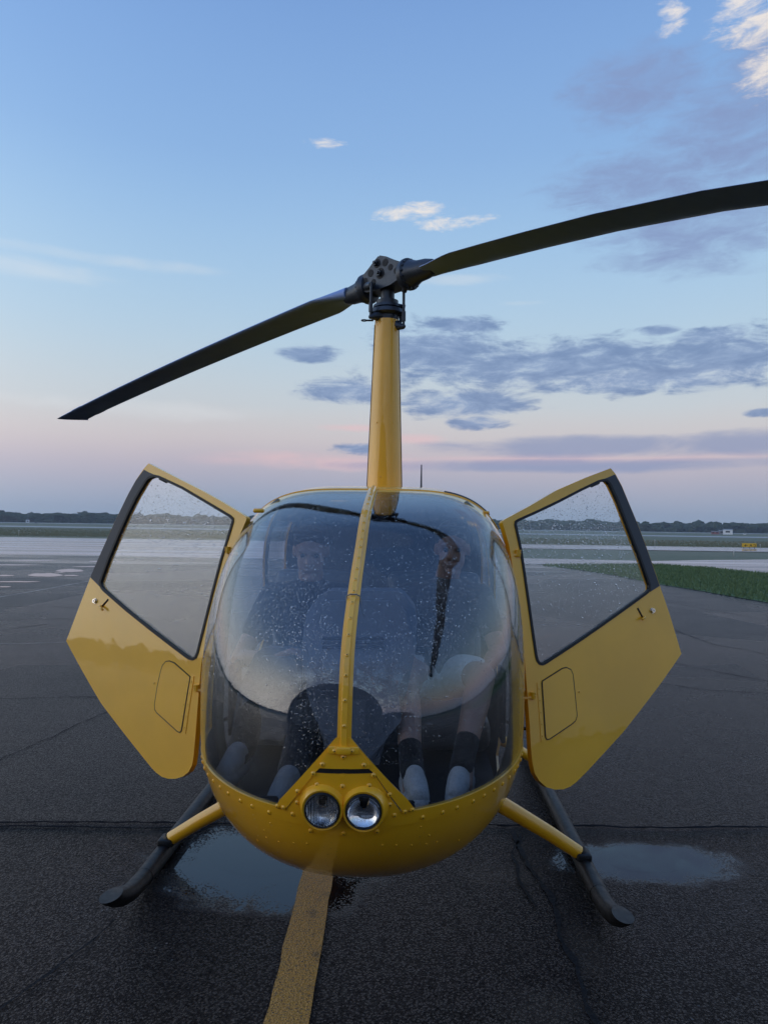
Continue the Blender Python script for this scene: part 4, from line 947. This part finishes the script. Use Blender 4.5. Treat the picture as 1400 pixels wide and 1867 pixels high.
# ---- front doors, swung open
def make_door(sgn, outer, window, trim, hatch, lock, handle, hinges, hline, stud, latch):
    A, B = (np.array([-.61, 1.0, 1.6]), np.array([-.65, .93, 1.0])) if sgn < 0 else (np.array([.605, 1.01, 1.6]), np.array([.655, .91, 1.0])); an = R(62)
    d = np.array([sgn * math.sin(an), math.cos(an), 0.0]); up = A - B; nrm = np.cross(up, d) * sgn; nrm /= np.linalg.norm(nrm)
    if nrm[1] > 0: nrm = -nrm
    ey = np.cross(nrm, d); ey /= np.linalg.norm(ey)
    if ey[2] < 0: ey = -ey
    def uv(px, py):
        r = rayl(px, py); t = np.dot(A - CAML, nrm) / np.dot(r, nrm); p = CAML + r * t - A; return (float(np.dot(p, d)), float(np.dot(p, ey)))
    def bowf(u, v): return .028 * (1 - ((u - .45) / .6) ** 2) * (1 - ((v + .28) / .85) ** 2) - .020
    def dmap(base):
        def f(u, v, off): return A + d * u + ey * v + nrm * (bowf(u, v) + base + off)
        return f
    O = [uv(*p) for p in outer]; Wn = [uv(*p) for p in window]
    door = slab('door', O, [Wn], .03, dmap(0), .028, M['yellow'], heli)
    door['label'] = ('left' if sgn < 0 else 'right') + ' front door swung open, yellow with a wet window'
    def grow(P, k):
        c = np.mean(P, axis=0); out = []; n = len(P)
        for i in range(n):
            a, b, c_ = np.array(P[i - 1]), np.array(P[i]), np.array(P[(i + 1) % n]); t = (c_ - a); t /= np.linalg.norm(t) + 1e-9; q = np.array([t[1], -t[0]])
            if np.dot(q, b - c) < 0: q = -q
            out.append(tuple(b + q * k))
        return out
    slab('window_pane', grow(Wn, .008), [], .03, dmap(-.008), .004, M['doorglass'], door)
    slab('window_seal', grow(Wn, .006), [grow(Wn, -.0055)], .05, dmap(.0036), .016, M['seal'], door)
    slab('window_trim', [uv(*p) for p in trim], [], .03, dmap(.0025), .004, M['trim'], door)
    H = [uv(*p) for p in hatch]
    slab('hatch_gap', grow(H, .0045), [], .03, dmap(.0030), .002, M['seal'], door)
    ht = slab('hatch', H, [], .03, dmap(.0037), .0030, M['yellow'], door)
    def at(px, py, off=0.0): u, v = uv(px, py); return dmap(off)(u, v, 0)
    slab('hatch_hinge', [uv(*p) for p in hline], [], .05, dmap(.0025), .003, M['yellow'], door)
    (x0, y0), (x1, y1) = ((hline[0][0] + hline[1][0]) / 2, (hline[0][1] + hline[1][1]) / 2), ((hline[2][0] + hline[3][0]) / 2, (hline[2][1] + hline[3][1]) / 2)
    for k in range(5):
        t = .1 + .8 * k / 4; screw(at(x0 + (x1 - x0) * t, y0 + (y1 - y0) * t, .0025), nrm, door, .5)
        screw(at(x0 + (x1 - x0) * t - 7 * sgn * -1, y0 + (y1 - y0) * t, .0035), nrm, door, .42)
    screw(at(*stud, .0), nrm, door, .7)
    p = Vector(at(*lock, .0)); n0 = Vector(nrm); bm = bmesh.new(); disc_cyl(bm, p, n0, .0125, .004, 20); disc_cyl(bm, p + n0 * .004, n0, .0105, .008, 20, .0095); lk = bmobj('lock', bm, M['steel'], door, True, 35)
    bm = bmesh.new(); s, u, a = frame(n0); rbox(bm, (.0028, .010, .002), p + n0 * .0125, 0, 1, n0.to_track_quat('Z', 'Y').to_matrix().to_4x4()); bmobj('keyhole', bm, M['dark'], lk, False)
    bm = bmesh.new(); (ax_, ay_), (bx_, by_), (cx_, cy_) = handle; pa, pb_, pc = (Vector(at(*q, .001)) for q in handle)
    tube(bm, [pa, pb_], .0042, 8); bmobj('handle_slot', bm, M['dark'], door)
    bm = bmesh.new(); tube(bm, [pb_ + n0 * .002, pb_ + n0 * .014, pc + n0 * .016], [.005, .006, .005], 8); bmobj('handle', bm, M['yellow'], door)
    for (hx, hy) in hinges:
        p = Vector(at(hx, hy, .004)); q = p + Vector((-sgn * .045, .004, -.008)); bm = bmesh.new(); tube(bm, [p + Vector((0, 0, .022)), p - Vector((0, 0, .006))], .011, 8); tube(bm, [p, q], [.009, .007], 8)
        hg = bmobj('hinge', bm, M['yellow'], door, True, 40)
        screw(p + Vector((sgn * .004, 0, .018)) + n0 * .009, nrm, hg, .5); screw(p + Vector((sgn * .004, 0, .006)) + n0 * .009, nrm, hg, .5)
    p, q = Vector(at(*latch[0], -.012)), Vector(at(*latch[1], -.012)); bm = bmesh.new(); tube(bm, [p, q], .010, 8); bmobj('window_latch', bm, M['trim'], door)
    dark = bmesh.new()
    # drops hanging on the window and skin
    return dict(uv=uv, dmap=dmap, Wn=Wn, O=O, nrm=nrm, d=d, ey=ey, door=door)
zl = lambda P: [(100 + x / 3.0105, 820 + y / 3.0105) for x, y in P]
zr = lambda P: [(880 + x / 2.918, 820 + y / 2.918) for x, y in P]
def rnd(P, k=2):
    """corner softening"""
    P = [np.array(p, float) for p in P]
    return P
DL = make_door(-1,
    zl([(507, 72), (480, 103), (440, 165), (400, 240), (340, 368), (270, 520), (192, 695), (47, 1050), (250, 1390), (400, 1590), (520, 1748), (545, 1775), (575, 1798), (610, 1809), (650, 1809), (690, 1797), (722, 1772), (742, 1735), (752, 1680), (765, 1560), (785, 1340), (800, 1190), (820, 1070), (862, 905), (905, 755), (950, 600), (1000, 480), (1038, 385), (1040, 372), (1033, 362), (1010, 345), (900, 277), (800, 221), (650, 145)]),
    zl([(525, 147), (545, 143), (565, 147), (620, 172), (700, 210), (830, 287), (955, 363), (969, 377), (970, 392), (945, 480), (910, 600), (860, 800), (815, 985), (782, 1118), (774, 1138), (758, 1149), (742, 1146), (725, 1135), (560, 1005), (400, 878), (268, 768), (255, 752), (250, 728), (262, 690), (300, 590), (350, 470), (400, 355), (445, 260), (495, 172), (508, 155)]),
    zl([(484, 108), (510, 122), (545, 137), (520, 143), (503, 154), (489, 170), (439, 258), (394, 353), (344, 468), (294, 588), (256, 690), (243, 726), (247, 750), (192, 700), (196, 689), (272, 522), (342, 370), (402, 242), (442, 167)]),
    zl([(618, 1164), (635, 1162), (660, 1172), (742, 1247), (690, 1540), (683, 1549), (672, 1545), (562, 1440), (554, 1425), (553, 1400), (570, 1300), (590, 1215), (600, 1185)]),
    zl([(222, 830)])[0], zl([(297, 822), (262, 860), (282, 880)]), zl([(945, 560), (778, 1318)]), zl([(748, 1240), (764, 1243), (712, 1560), (694, 1558)]), zl([(550, 1281)])[0], zl([(565, 152), (602, 170)]))
DR = make_door(1,
    zr([(688, 95), (712, 125), (745, 190), (780, 280), (830, 405), (880, 540), (945, 725), (1000, 880), (1064, 1085), (950, 1240), (750, 1500), (560, 1715), (505, 1772), (475, 1795), (440, 1809), (395, 1811), (350, 1798), (312, 1765), (287, 1725), (274, 1670), (266, 1600), (258, 1480), (243, 1300), (230, 1150), (218, 1000), (200, 850), (175, 690), (145, 500), (113, 385), (117, 374), (130, 365), (250, 300), (400, 212), (550, 147)]),
    zr([(180, 382), (190, 375), (300, 325), (400, 277), (520, 215), (620, 167), (645, 160), (664, 162), (680, 180), (720, 270), (760, 380), (800, 485), (830, 560), (860, 645), (886, 718), (886, 742), (874, 757), (700, 880), (500, 1020), (330, 1135), (318, 1140), (304, 1137), (292, 1122), (285, 1095), (265, 960), (250, 850), (225, 670), (205, 530), (185, 430), (178, 398)]),
    zr([(709, 129), (742, 192), (777, 281), (827, 406), (877, 541), (941, 724), (888, 756), (891, 743), (891, 717), (866, 644), (836, 559), (806, 484), (766, 379), (726, 268), (686, 177), (668, 157), (650, 153), (690, 137)]),
    zr([(318, 1240), (320, 1232), (420, 1166), (440, 1161), (462, 1172), (472, 1195), (497, 1415), (490, 1440), (470, 1458), (358, 1537), (345, 1539), (340, 1528)]),
    zr([(898, 856)])[0], zr([(818, 843), (845, 893), (828, 905)]), zr([(190, 560), (268, 1318)]), zr([(290, 1240), (306, 1240), (332, 1552), (316, 1556)]), zr([(509, 1287)])[0], zr([(588, 186), (628, 168)]))

# ---- cabin interior
def floor_pt(y):
    p = on_z(y, .64, 1); return max(p[0] - .03, .02)
fy = np.linspace(.22, 2.44, 40); V = []; Fs = []
for y in fy: h = floor_pt(y); V += [(-h, y, .64), (h, y, .64), (h, y, .625), (-h, y, .625)]
for i in range(len(fy) - 1): k = 4 * i; Fs += [(k, k + 1, k + 5, k + 4), (k + 2, k + 3, k + 7, k + 6)]
mesh('cabin_floor', V, Fs, M['lining'], heli, False)
bm = bmesh.new(); AB = np.linspace(0, 2 * np.pi, 64, endpoint=False); P0 = S(np.full(64, 2.42), AB); P0[:, 0] *= .965; P0[:, 2] = 1.15 + (P0[:, 2] - 1.15) * .965; P1 = P0 + np.array([0, .04, 0])
va = [bm.verts.new(p) for p in P0]; vb = [bm.verts.new(p) for p in P1]; bm.faces.new(va); bm.faces.new(vb[::-1])
for k in range(64): bm.faces.new((va[k], va[(k + 1) % 64], vb[(k + 1) % 64], vb[k]))
bmobj('rear_bulkhead', bm, M['lining'], heli, True, 40)
M['headliner'] = mat('dark_headliner', (.03, .031, .034), .9)
for sx in (-.30, .30):
    st = empty('seat', (0, 0, 0)); COL.objects.unlink(st); bpy.data.objects.remove(st)
    bm = bmesh.new(); rbox(bm, (.50, .50, .16), (sx, 1.42, .76), .05, 3); seat = bmobj('seat', bm, M['vinyl'], heli, True, 60)
    bm = bmesh.new(); rbox(bm, (.50, .14, .68), (sx, 1.74, 1.12), .05, 3, Matrix.Rotation(R(-8), 4, 'X')); bmobj('backrest', bm, M['vinyl'], seat, True, 60)
    bm = bmesh.new(); rbox(bm, (.44, .12, .26), (sx, 2.2, 1.1), .04, 3); rbox(bm, (.46, .40, .16), (sx, 2.1, .86), .05, 3); bmobj('rear_seat', bm, M['vinyl'], heli, True, 60)
# instrument console: tall hooded pod, seen from its back through the windshield
def pod(name, pix, ylocal, depth, m, bev=.03, lean=0.0, parent=heli):
    P = []
    for (px, py) in pix:
        r = rayl(px, py); t = (ylocal - CAML[1]) / r[1]; q = CAML + r * t; P.append((q[0], q[2]))
    P = [tuple(p) for p in P]; bm = bmesh.new(); zmid = min(p[1] for p in P)
    A = [bm.verts.new((x, ylocal + lean * (z - zmid), z)) for x, z in P]; B = [bm.verts.new((x, ylocal + depth + lean * (z - zmid), z)) for x, z in P]; n = len(P)
    for k in range(n): bm.faces.new((A[k], A[(k + 1) % n], B[(k + 1) % n], B[k]))
    fa = bm.faces.new(A[::-1]); fb = bm.faces.new(B)
    bmesh.ops.bevel(bm, geom=list(fa.edges), offset=bev, segments=4, affect='EDGES', clamp_overlap=True); return bmobj(name, bm, m, parent, True, 50)
M['consolevinyl'] = mat('console_vinyl', (.20, .22, .26), .5, fn=lambda t, b: t.put(b.inputs['Normal'], t.bump(t.voro(objc(t), 260, 'DISTANCE_TO_EDGE').outputs[0], .25, .002)))
console = pod('instrument_console', [(590, 1083), (725, 1083), (738, 1092), (756, 1115), (760, 1135), (758, 1190), (742, 1265), (715, 1310), (690, 1400), (600, 1400), (572, 1310), (556, 1265), (543, 1200), (548, 1160), (553, 1120), (572, 1095)], .60, .20, M['consolevinyl'], .035, .12)
for k, yy_ in enumerate((1164, 1172, 1180)):
    a = rayl(588, yy_); b = rayl(700, yy_); yl = .60 + .12 * .33
    pa, pb_ = (CAML + r * ((yl - .004 - CAML[1]) / r[1]) for r in (a, b)); bm = bmesh.new(); tube(bm, [pa, pb_], .006, 8); bmobj('vent_slot', bm, M['dark'], console)
pad = pod('seat_pad', [(468, 1190), (530, 1190), (543, 1200), (546, 1240), (545, 1330), (520, 1362), (440, 1362), (418, 1330), (428, 1260), (455, 1200)], .86, .09, M['vinyl'], .03, .2)
bm = bmesh.new(); rbox(bm, (.05, .05, .6), (0, .98, .9), .015, 2, Matrix.Rotation(R(-20), 4, 'X')); tube(bm, [(-.26, 1.05, 1.16), (0, 1.08, 1.18), (.26, 1.05, 1.16)], .014, 10); tube(bm, [(-.26, 1.05, 1.16), (-.26, 1.03, 1.04)], .018, 10); tube(bm, [(.26, 1.05, 1.16), (.26, 1.03, 1.04)], .018, 10); bmobj('control_stick', bm, M['black'], heli, True, 45)
for sx in (-.30, -.17, .17, .30):
    bm = bmesh.new(); rbox(bm, (.09, .02, .13), (sx, .34, .715), .006, 1, Matrix.Rotation(R(-25), 4, 'X')); tube(bm, [(sx, .36, .70), (sx, .46, .65)], .01, 8); bmobj('pedal', bm, M['black'], heli, True, 45)
for sgn in (-1, 1):                                   # door posts seen from inside
    pts = []
    for z in np.linspace(.62, 1.80, 14):
        y = ypost(max(z, ZW)) + .035; n_ = float(NU(math.sqrt(y))) if z > 1 else float(NL(math.sqrt(y))); m0 = float(MID(math.sqrt(y))); h0 = float(TOP(math.sqrt(y))) - m0 if z > m0 else m0 - float(BOT(math.sqrt(y)))
        x = float(W(y)) * max(1 - (abs(z - m0) / h0) ** n_, .02) ** (1 / n_) - .03; pts.append((x * sgn, y, z))
    bm = bmesh.new(); tube(bm, pts, .022, 10); bmobj('door_post', bm, mat('olive_primer_post', (.16, .14, .09), .5), heli)
    bm = bmesh.new(); rbox(bm, (.02, .16, .30), (.575 * sgn, 1.02, .95), .006); bmobj('map_pocket', bm, M['lining'], heli)

# ---- raindrops
def drops(name, P, N, rad, parent):
    P = np.array(P); N = np.array(N); n = len(P); seg = 6
    up = np.tile([0, 0, 1.0], (n, 1)); s = np.cross(N, up); s /= np.linalg.norm(s, axis=1, keepdims=True) + 1e-9; u = np.cross(s, N)
    rad = np.array(rad); V = []; 
    rings = [(1.0, -.15), (.80, .36)]
    allv = []
    for (rr_, h) in rings:
        for k in range(seg):
            a = 2 * math.pi * k / seg; allv.append(P + (s * math.cos(a) + u * math.sin(a) * 1.15) * (rad * rr_)[:, None] + N * (rad * h)[:, None])
    allv.append(P + N * (rad * .52)[:, None]); allv.append(P - N * (rad * .15)[:, None])
    V = np.stack(allv, 1).reshape(-1, 3); m = 2 * seg + 2; base = []
    for k in range(seg):
        k2 = (k + 1) % seg; base += [(k, k2, seg + k2), (k, seg + k2, seg + k), (seg + k, seg + k2, 2 * seg), (k2, k, 2 * seg + 1)]
    Fa = (np.array(base)[None] + (np.arange(n) * m)[:, None, None]).reshape(-1, 3)
    o = mesh(name, V, Fa.tolist(), M['drop'], parent); o['kind'] = 'stuff'; return o
def drop_rad(n): return np.clip(RNG.lognormal(math.log(.00088), .42, n), .0005, .0026)
for sgn, ws in ((-1, wsl), (1, wsr)):
    P = []
    while len(P) < 8500:
        y = RNG.uniform(.05, 1.1) ** 2; a = RNG.uniform(0, math.pi); p = S(np.array(y), np.array(a))
        if p[0] * sgn < .03 or p[2] < ZW + .02 or y > ypost(p[2]) - .015: continue
        dens = .10 + .90 * min(1, max(0, (p[2] - 1.02) / .55)); dens *= .55 + .9 * (math.sin(p[0] * 9 + 1) * math.sin(p[2] * 7) > -.2)
        if RNG.random() > dens: continue
        P.append(p)
    P = np.array(P); N = Gn(P); drops('raindrops', P + N * .0003, N, drop_rad(len(P)), ws)
for D in (DL, DR):
    P = []; Wn = D['Wn']; us = [p[0] for p in Wn]; v_s = [p[1] for p in Wn]
    while len(P) < 3600:
        u, v = RNG.uniform(min(us), max(us)), RNG.uniform(min(v_s), max(v_s))
        t = (v - min(v_s)) / (max(v_s) - min(v_s))
        if not inside((u, v), Wn) or RNG.random() > .25 + .75 * math.exp(-((t - .68) / .2) ** 2): continue
        P.append(D['dmap'](-.0078)(u, v, 0))
    drops('raindrops', P, np.tile(D['nrm'], (len(P), 1)), drop_rad(len(P)) * 1.45, D['door'])
P = []
while len(P) < 900:
    y = RNG.uniform(.05, .95); a = RNG.uniform(R(184), R(356)); p = S(np.array(y), np.array(a))
    if p[2] < .5 or p[2] > ZW - .05: continue
    P.append(p)
P = np.array(P); drops('raindrops', P, Gn(P), drop_rad(len(P)) * .8, shell)

# ================================================================== people in the front seats
def skin_fn(t, b):
    n = t.noise(objc(t), 14, 5); t.put(b.inputs['Base Color'], t.mix(n, (.42, .24, .17, 1), (.52, .32, .24, 1))); t.put(b.inputs['Normal'], t.bump(t.noise(objc(t), 160, 3), .1, .002))
M['skin'] = mat('skin', (.48, .28, .2), .5, fn=skin_fn)
def cloth(name, a, b_, sc=26):
    def fn(t, b): n = t.noise(objc(t), sc, 6, .6, .4); t.put(b.inputs['Base Color'], t.mix(n, (*a, 1), (*b_, 1))); t.put(b.inputs['Normal'], t.bump(n, .6, .012)); b.inputs['Sheen Weight'].default_value = .2
    return mat(name, a, .9, spec=.2, fn=fn)
M['navy'] = cloth('navy_cotton', (.012, .017, .035), (.022, .030, .055)); M['offwhite'] = cloth('light_shorts_cotton', (.72, .69, .63), (.82, .79, .73)); M['taupe'] = cloth('grey_brown_cotton', (.10, .085, .08), (.16, .14, .13))
M['darkcloth'] = cloth('dark_trousers', (.018, .02, .026), (.03, .033, .04)); M['sock'] = cloth('black_sock', (.008, .008, .009), (.016, .016, .018)); M['shoe'] = cloth('white_sneaker', (.42, .41, .39), (.78, .77, .74), 75)
M['hair'] = cloth('brown_hair', (.02, .014, .010), (.045, .03, .02), 120); M['eye'] = mat('eye', (.02, .02, .02), .2)
M['greyshoe'] = cloth('grey_sneaker', (.30, .29, .27), (.42, .40, .38), 60)
def organic(name, prims, voxel, m, parent, smooth=6):
    bm = bmesh.new()
    for pr in prims:
        if pr[0] == 'c':
            _, p0, r0, p1, r1 = pr; p0, p1 = Vector(p0), Vector(p1)
            N_ = max(2, int((p1 - p0).length / (.5 * min(r0, r1) + 1e-4))); N_ = min(N_, 10)
            tube(bm, [p0.lerp(p1, i / N_) for i in range(N_ + 1)], [r0 + (r1 - r0) * i / N_ for i in range(N_ + 1)], 14)
            for p, r in ((p0, r0), (p1, r1)): bmesh.ops.create_uvsphere(bm, u_segments=14, v_segments=8, radius=r, matrix=Matrix.Translation(p))
        else:
            _, c, sz, rot = pr; bmesh.ops.create_uvsphere(bm, u_segments=20, v_segments=14, radius=1, matrix=Matrix.Translation(c) @ rot @ Matrix.Diagonal((*sz, 1)))
    bmesh.ops.recalc_face_normals(bm, faces=bm.faces[:])
    me = bpy.data.meshes.new(name); bm.to_mesh(me); bm.free(); tmp = bpy.data.objects.new('tmp', me); COL.objects.link(tmp)
    md = tmp.modifiers.new('r', 'REMESH'); md.mode = 'VOXEL'; md.voxel_size = voxel; sm = tmp.modifiers.new('s', 'SMOOTH'); sm.iterations = smooth; sm.factor = .5
    bpy.context.view_layer.update(); dg = bpy.context.evaluated_depsgraph_get()
    me2 = bpy.data.meshes.new_from_object(tmp.evaluated_get(dg)); bpy.data.objects.remove(tmp); me2.name = name
    me2.polygons.foreach_set('use_smooth', [True] * len(me2.polygons)); me2.materials.clear(); me2.materials.append(m)
    o = bpy.data.objects.new(name, me2); return link(o, parent)
def lerp(a, b, t): return tuple(np.array(a) * (1 - t) + np.array(b) * t)
def hand(prims, wrist, direction, palm_n, side):
    d = np.array(direction, float); d /= np.linalg.norm(d); n = np.array(palm_n, float); n -= d * np.dot(n, d); n /= np.linalg.norm(n); s = np.cross(d, n) * side; wv = np.array(wrist)
    pc = wv + d * .05
    for k in (-1, 0, 1): prims.append(('c', tuple(wv + s * k * .014), .016, tuple(wv + d * .085 + s * k * .024), .014))
    for k, L in zip((-1.5, -.5, .5, 1.5), (.062, .074, .07, .055)):
        b0 = wv + d * .085 + s * k * .019; b1 = b0 + (d * .8 + n * .6) * L * .5; b2 = b1 + (d * .25 + n * .97) * L * .5
        prims += [('c', tuple(b0), .0092, tuple(b1), .0086), ('c', tuple(b1), .0086, tuple(b2), .0074)]
    t0 = wv + d * .03 - s * .028; t1 = t0 + (d * .6 - s * .65 + n * .35) * .035; t2 = t1 + (d * .8 - s * .1 + n * .55) * .03
    prims += [('c', tuple(t0), .012, tuple(t1), .0105), ('c', tuple(t1), .0105, tuple(t2), .009)]
def person(name, label, J, shirt, legs_m, shorts, sock, shoe_m, tilt):
    pr = []; hd = np.array(J['head']); Rm = Matrix.Rotation(tilt[1], 4, 'Z') @ Matrix.Rotation(tilt[0], 4, 'X')
    def H(x, y, z): return tuple(Vector(hd) + Rm @ Vector((x, y, z)))
    I4 = Rm
    pr += [('e', H(0, .012, .025), (.076, .096, .098), I4), ('e', H(0, -.028, -.045), (.060, .066, .075), I4), ('c', H(0, -.088, .0), .010, H(0, -.110, -.028), .014), ('e', H(-.013, -.098, -.03), (.009, .01, .008), I4), ('e', H(.013, -.098, -.03), (.009, .01, .008), I4),
           ('e', H(0, -.086, -.105), (.026, .02, .018), I4), ('e', H(-.076, .01, -.01), (.010, .020, .032), I4), ('e', H(.076, .01, -.01), (.010, .020, .032), I4), ('c', H(-.04, -.078, .022), .013, H(.04, -.078, .022), .013), ('c', H(-.022, -.088, -.066), .009, H(.022, -.088, -.066), .009),
           ('c', J['neck'], .058, H(0, .02, -.06), .054)]
    ch, hp, nk = np.array(J['chest']), np.array(J['hip']), np.array(J['neck'])
    for k in (-1, 1):
        sh = J['sh'][k]; el = J['el'][k]; wr = J['wr'][k]
        pr += [('c', tuple(nk - np.array([0, 0, .05])), .055, sh, .052), ('c', sh, .052, el, .040), ('c', el, .040, lerp(el, wr, .4), .038), ('c', lerp(el, wr, .4), .038, wr, .026)]
        hand(pr, wr, np.array(J['hd'][k]) - np.array(wr), (0, -.2, -1), k)
        kn, an = J['kn'][k], J['an'][k]; hj = tuple(hp + np.array([.095 * k, 0, 0]))
        pr += [('c', hj, .088, lerp(hj, kn, .5), .078), ('c', lerp(hj, kn, .5), .078, kn, .058), ('c', kn, .056, lerp(kn, an, .32), .056), ('c', lerp(kn, an, .32), .056, an, .038), ('c', an, .038, tuple(np.array(an) + np.array([0, -.10, -.06])), .03)]
    Id = Matrix.Identity(4)
    torso = [('e', tuple(ch), (.165, .115, .19), Id), ('e', tuple((ch + hp) / 2), (.15, .11, .18), Id), ('e', tuple(hp), (.165, .12, .12), Id)]
    body = organic(name, pr + torso, .0075, M['skin'], None, 5); body.matrix_world = HEL; tag(body, label, 'person')
    g = .014
    sp_ = [('e', tuple(ch), (.165 + g, .115 + g, .20), Id), ('e', tuple((ch + hp) / 2), (.155 + g, .118 + g, .20), Id), ('e', tuple(hp + np.array([0, 0, .03])), (.168 + g, .125 + g, .11), Id), ('c', tuple(nk - np.array([0, 0, .015])), .062, tuple(nk - np.array([0, 0, .10])), .09)]
    for k in (-1, 1):
        sh, el = J['sh'][k], J['el'][k]; sp_ += [('c', tuple(nk - np.array([0, 0, .06])), .062, sh, .062), ('c', sh, .064, lerp(sh, el, .58), .060)]
    organic('shirt', sp_, .010, shirt, body, 5)
    lp = [('e', tuple(hp), (.17 + g, .128 + g, .11), Id)]
    for k in (-1, 1):
        hj = tuple(hp + np.array([.095 * k, 0, 0])); kn, an = J['kn'][k], J['an'][k]
        if shorts: lp += [('c', hj, .104, lerp(hj, kn, .40), .098), ('c', lerp(hj, kn, .40), .098, lerp(hj, kn, .70), .088)]
        else: lp += [('c', hj, .102, kn, .072), ('c', kn, .072, lerp(kn, an, .9), .058)]
    organic('shorts' if shorts else 'trousers', lp, .010, legs_m, body, 4)
    for k in (-1, 1):
        kn, an = np.array(J['kn'][k]), np.array(J['an'][k]); ft = np.array(J['ft'][k])
        organic('sock', [('c', tuple(an + (kn - an) * .22), .046, tuple(an), .044), ('c', tuple(an), .046, tuple(an + (ft - an) * .3), .044)], .008, sock, body, 3)
        dv = ft - an; dv[2] = 0; dv /= np.linalg.norm(dv) + 1e-9; heel = np.array([an[0], an[1], ft[2]]) - dv * .03; toe = heel + dv * .23; sd_ = np.array([-dv[1], dv[0], 0])
        sp2 = [('c', tuple(heel + [0, 0, .01]), .040, tuple(lerp(heel, toe, .5) + np.array([0, 0, .012])), .043), ('c', tuple(lerp(heel, toe, .5) + np.array([0, 0, .012])), .044, tuple(toe - dv * .03 - [0, 0, .002]), .037), ('c', tuple(lerp(heel, toe, .15) + np.array([0, 0, .03])), .044, tuple(lerp(heel, toe, .45) + np.array([0, 0, .035])), .036)]
        sh_o = organic('shoe', sp2, .007, shoe_m, body, 3)
        so = organic('sole', [('c', tuple(heel - [0, 0, .026]), .044, tuple(lerp(heel, toe, .6) - np.array([0, 0, .028])), .047), ('c', tuple(lerp(heel, toe, .6) - np.array([0, 0, .028])), .047, tuple(toe - dv * .02 - [0, 0, .026]), .038)], .008, shoe_m, sh_o, 3)
        bm = bmesh.new()
        for i in range(4):
            c = Vector(lerp(heel, toe, .36 + .09 * i)) + Vector((0, 0, .062 - .007 * i)); tube(bm, [c - Vector(sd_) * .026 - Vector((0, 0, .012)), c + Vector((0, 0, .004)), c + Vector(sd_) * .026 - Vector((0, 0, .012))], .0032, 6)
        bmobj('laces', bm, M['white'], sh_o)
    organic('hair', [('e', H(0, .022, .046), (.083, .098, .088), I4), ('e', H(0, .052, -.005), (.080, .068, .085), I4), ('c', H(-.05, -.05, .085), .025, H(.05, -.05, .085), .025)], .007, M['hair'], body, 3)
    for k in (-1, 1):
        bm = bmesh.new(); bmesh.ops.create_uvsphere(bm, u_segments=10, v_segments=8, radius=.0095, matrix=Matrix.Translation(H(.031 * k, -.083, .002))); bmobj('eye', bm, M['eye'], body)
    return body
person('person', 'person in a navy T-shirt looking down in the left front seat', dict(head=(-.275, 1.16, 1.585), neck=(-.29, 1.27, 1.45), chest=(-.30, 1.34, 1.24), hip=(-.31, 1.46, .93),
    sh={-1: (-.475, 1.31, 1.36), 1: (-.115, 1.31, 1.36)}, el={-1: (-.585, 1.13, 1.09), 1: (-.02, 1.14, 1.12)}, wr={-1: (-.38, .98, 1.13), 1: (-.13, .98, 1.12)}, hd={-1: (-.29, .95, 1.17), 1: (-.2, .94, 1.13)},
    kn={-1: (-.46, 1.02, 1.02), 1: (-.22, 1.0, 1.0)}, an={-1: (-.50, .82, .76), 1: (-.26, .60, .74)}, ft={-1: (-.515, .66, .75), 1: (-.28, .42, .73)}), M['navy'], M['darkcloth'], False, M['sock'], M['greyshoe'], (R(18), R(4)))
person('person', 'person in light shorts, black socks and white sneakers in the right seat', dict(head=(.37, 1.28, 1.60), neck=(.35, 1.33, 1.46), chest=(.33, 1.37, 1.26), hip=(.31, 1.36, .99),
    sh={-1: (.17, 1.34, 1.37), 1: (.51, 1.34, 1.37)}, el={-1: (.09, 1.16, 1.15), 1: (.58, 1.20, 1.14)}, wr={-1: (.19, 1.0, 1.12), 1: (.50, .98, 1.10)}, hd={-1: (.22, .92, 1.12), 1: (.46, .91, 1.10)},
    kn={-1: (.165, .86, 1.06), 1: (.475, .87, 1.09)}, an={-1: (.195, .56, .82), 1: (.385, .60, .84)}, ft={-1: (.225, .38, .78), 1: (.345, .42, .78)}), M['taupe'], M['offwhite'], True, M['sock'], M['shoe'], (R(6), R(-3)))

# ================================================================== damp evening air over the airfield
hb = bmesh.new(); bmesh.ops.create_cube(hb, size=1); bmesh.ops.scale(hb, vec=(1800, 1800, 22), verts=hb.verts[:]); bmesh.ops.translate(hb, vec=(0, 0, 9.8), verts=hb.verts[:])
hm = bpy.data.materials.new('haze_air'); hm.use_nodes = True; t = NT(hm.node_tree); t.n.clear()
pv = t.add('ShaderNodeVolumePrincipled'); pv.inputs['Color'].default_value = (.80, .88, .98, 1); pv.inputs['Density'].default_value = .00035; pv.inputs['Anisotropy'].default_value = .2
ho = t.add('ShaderNodeOutputMaterial'); t.l.new(pv.outputs[0], ho.inputs['Volume'])
hz = bmobj('haze', hb, hm, None, False); tag(hz, 'thin bluish evening haze over the whole airfield', 'haze', kind='stuff')
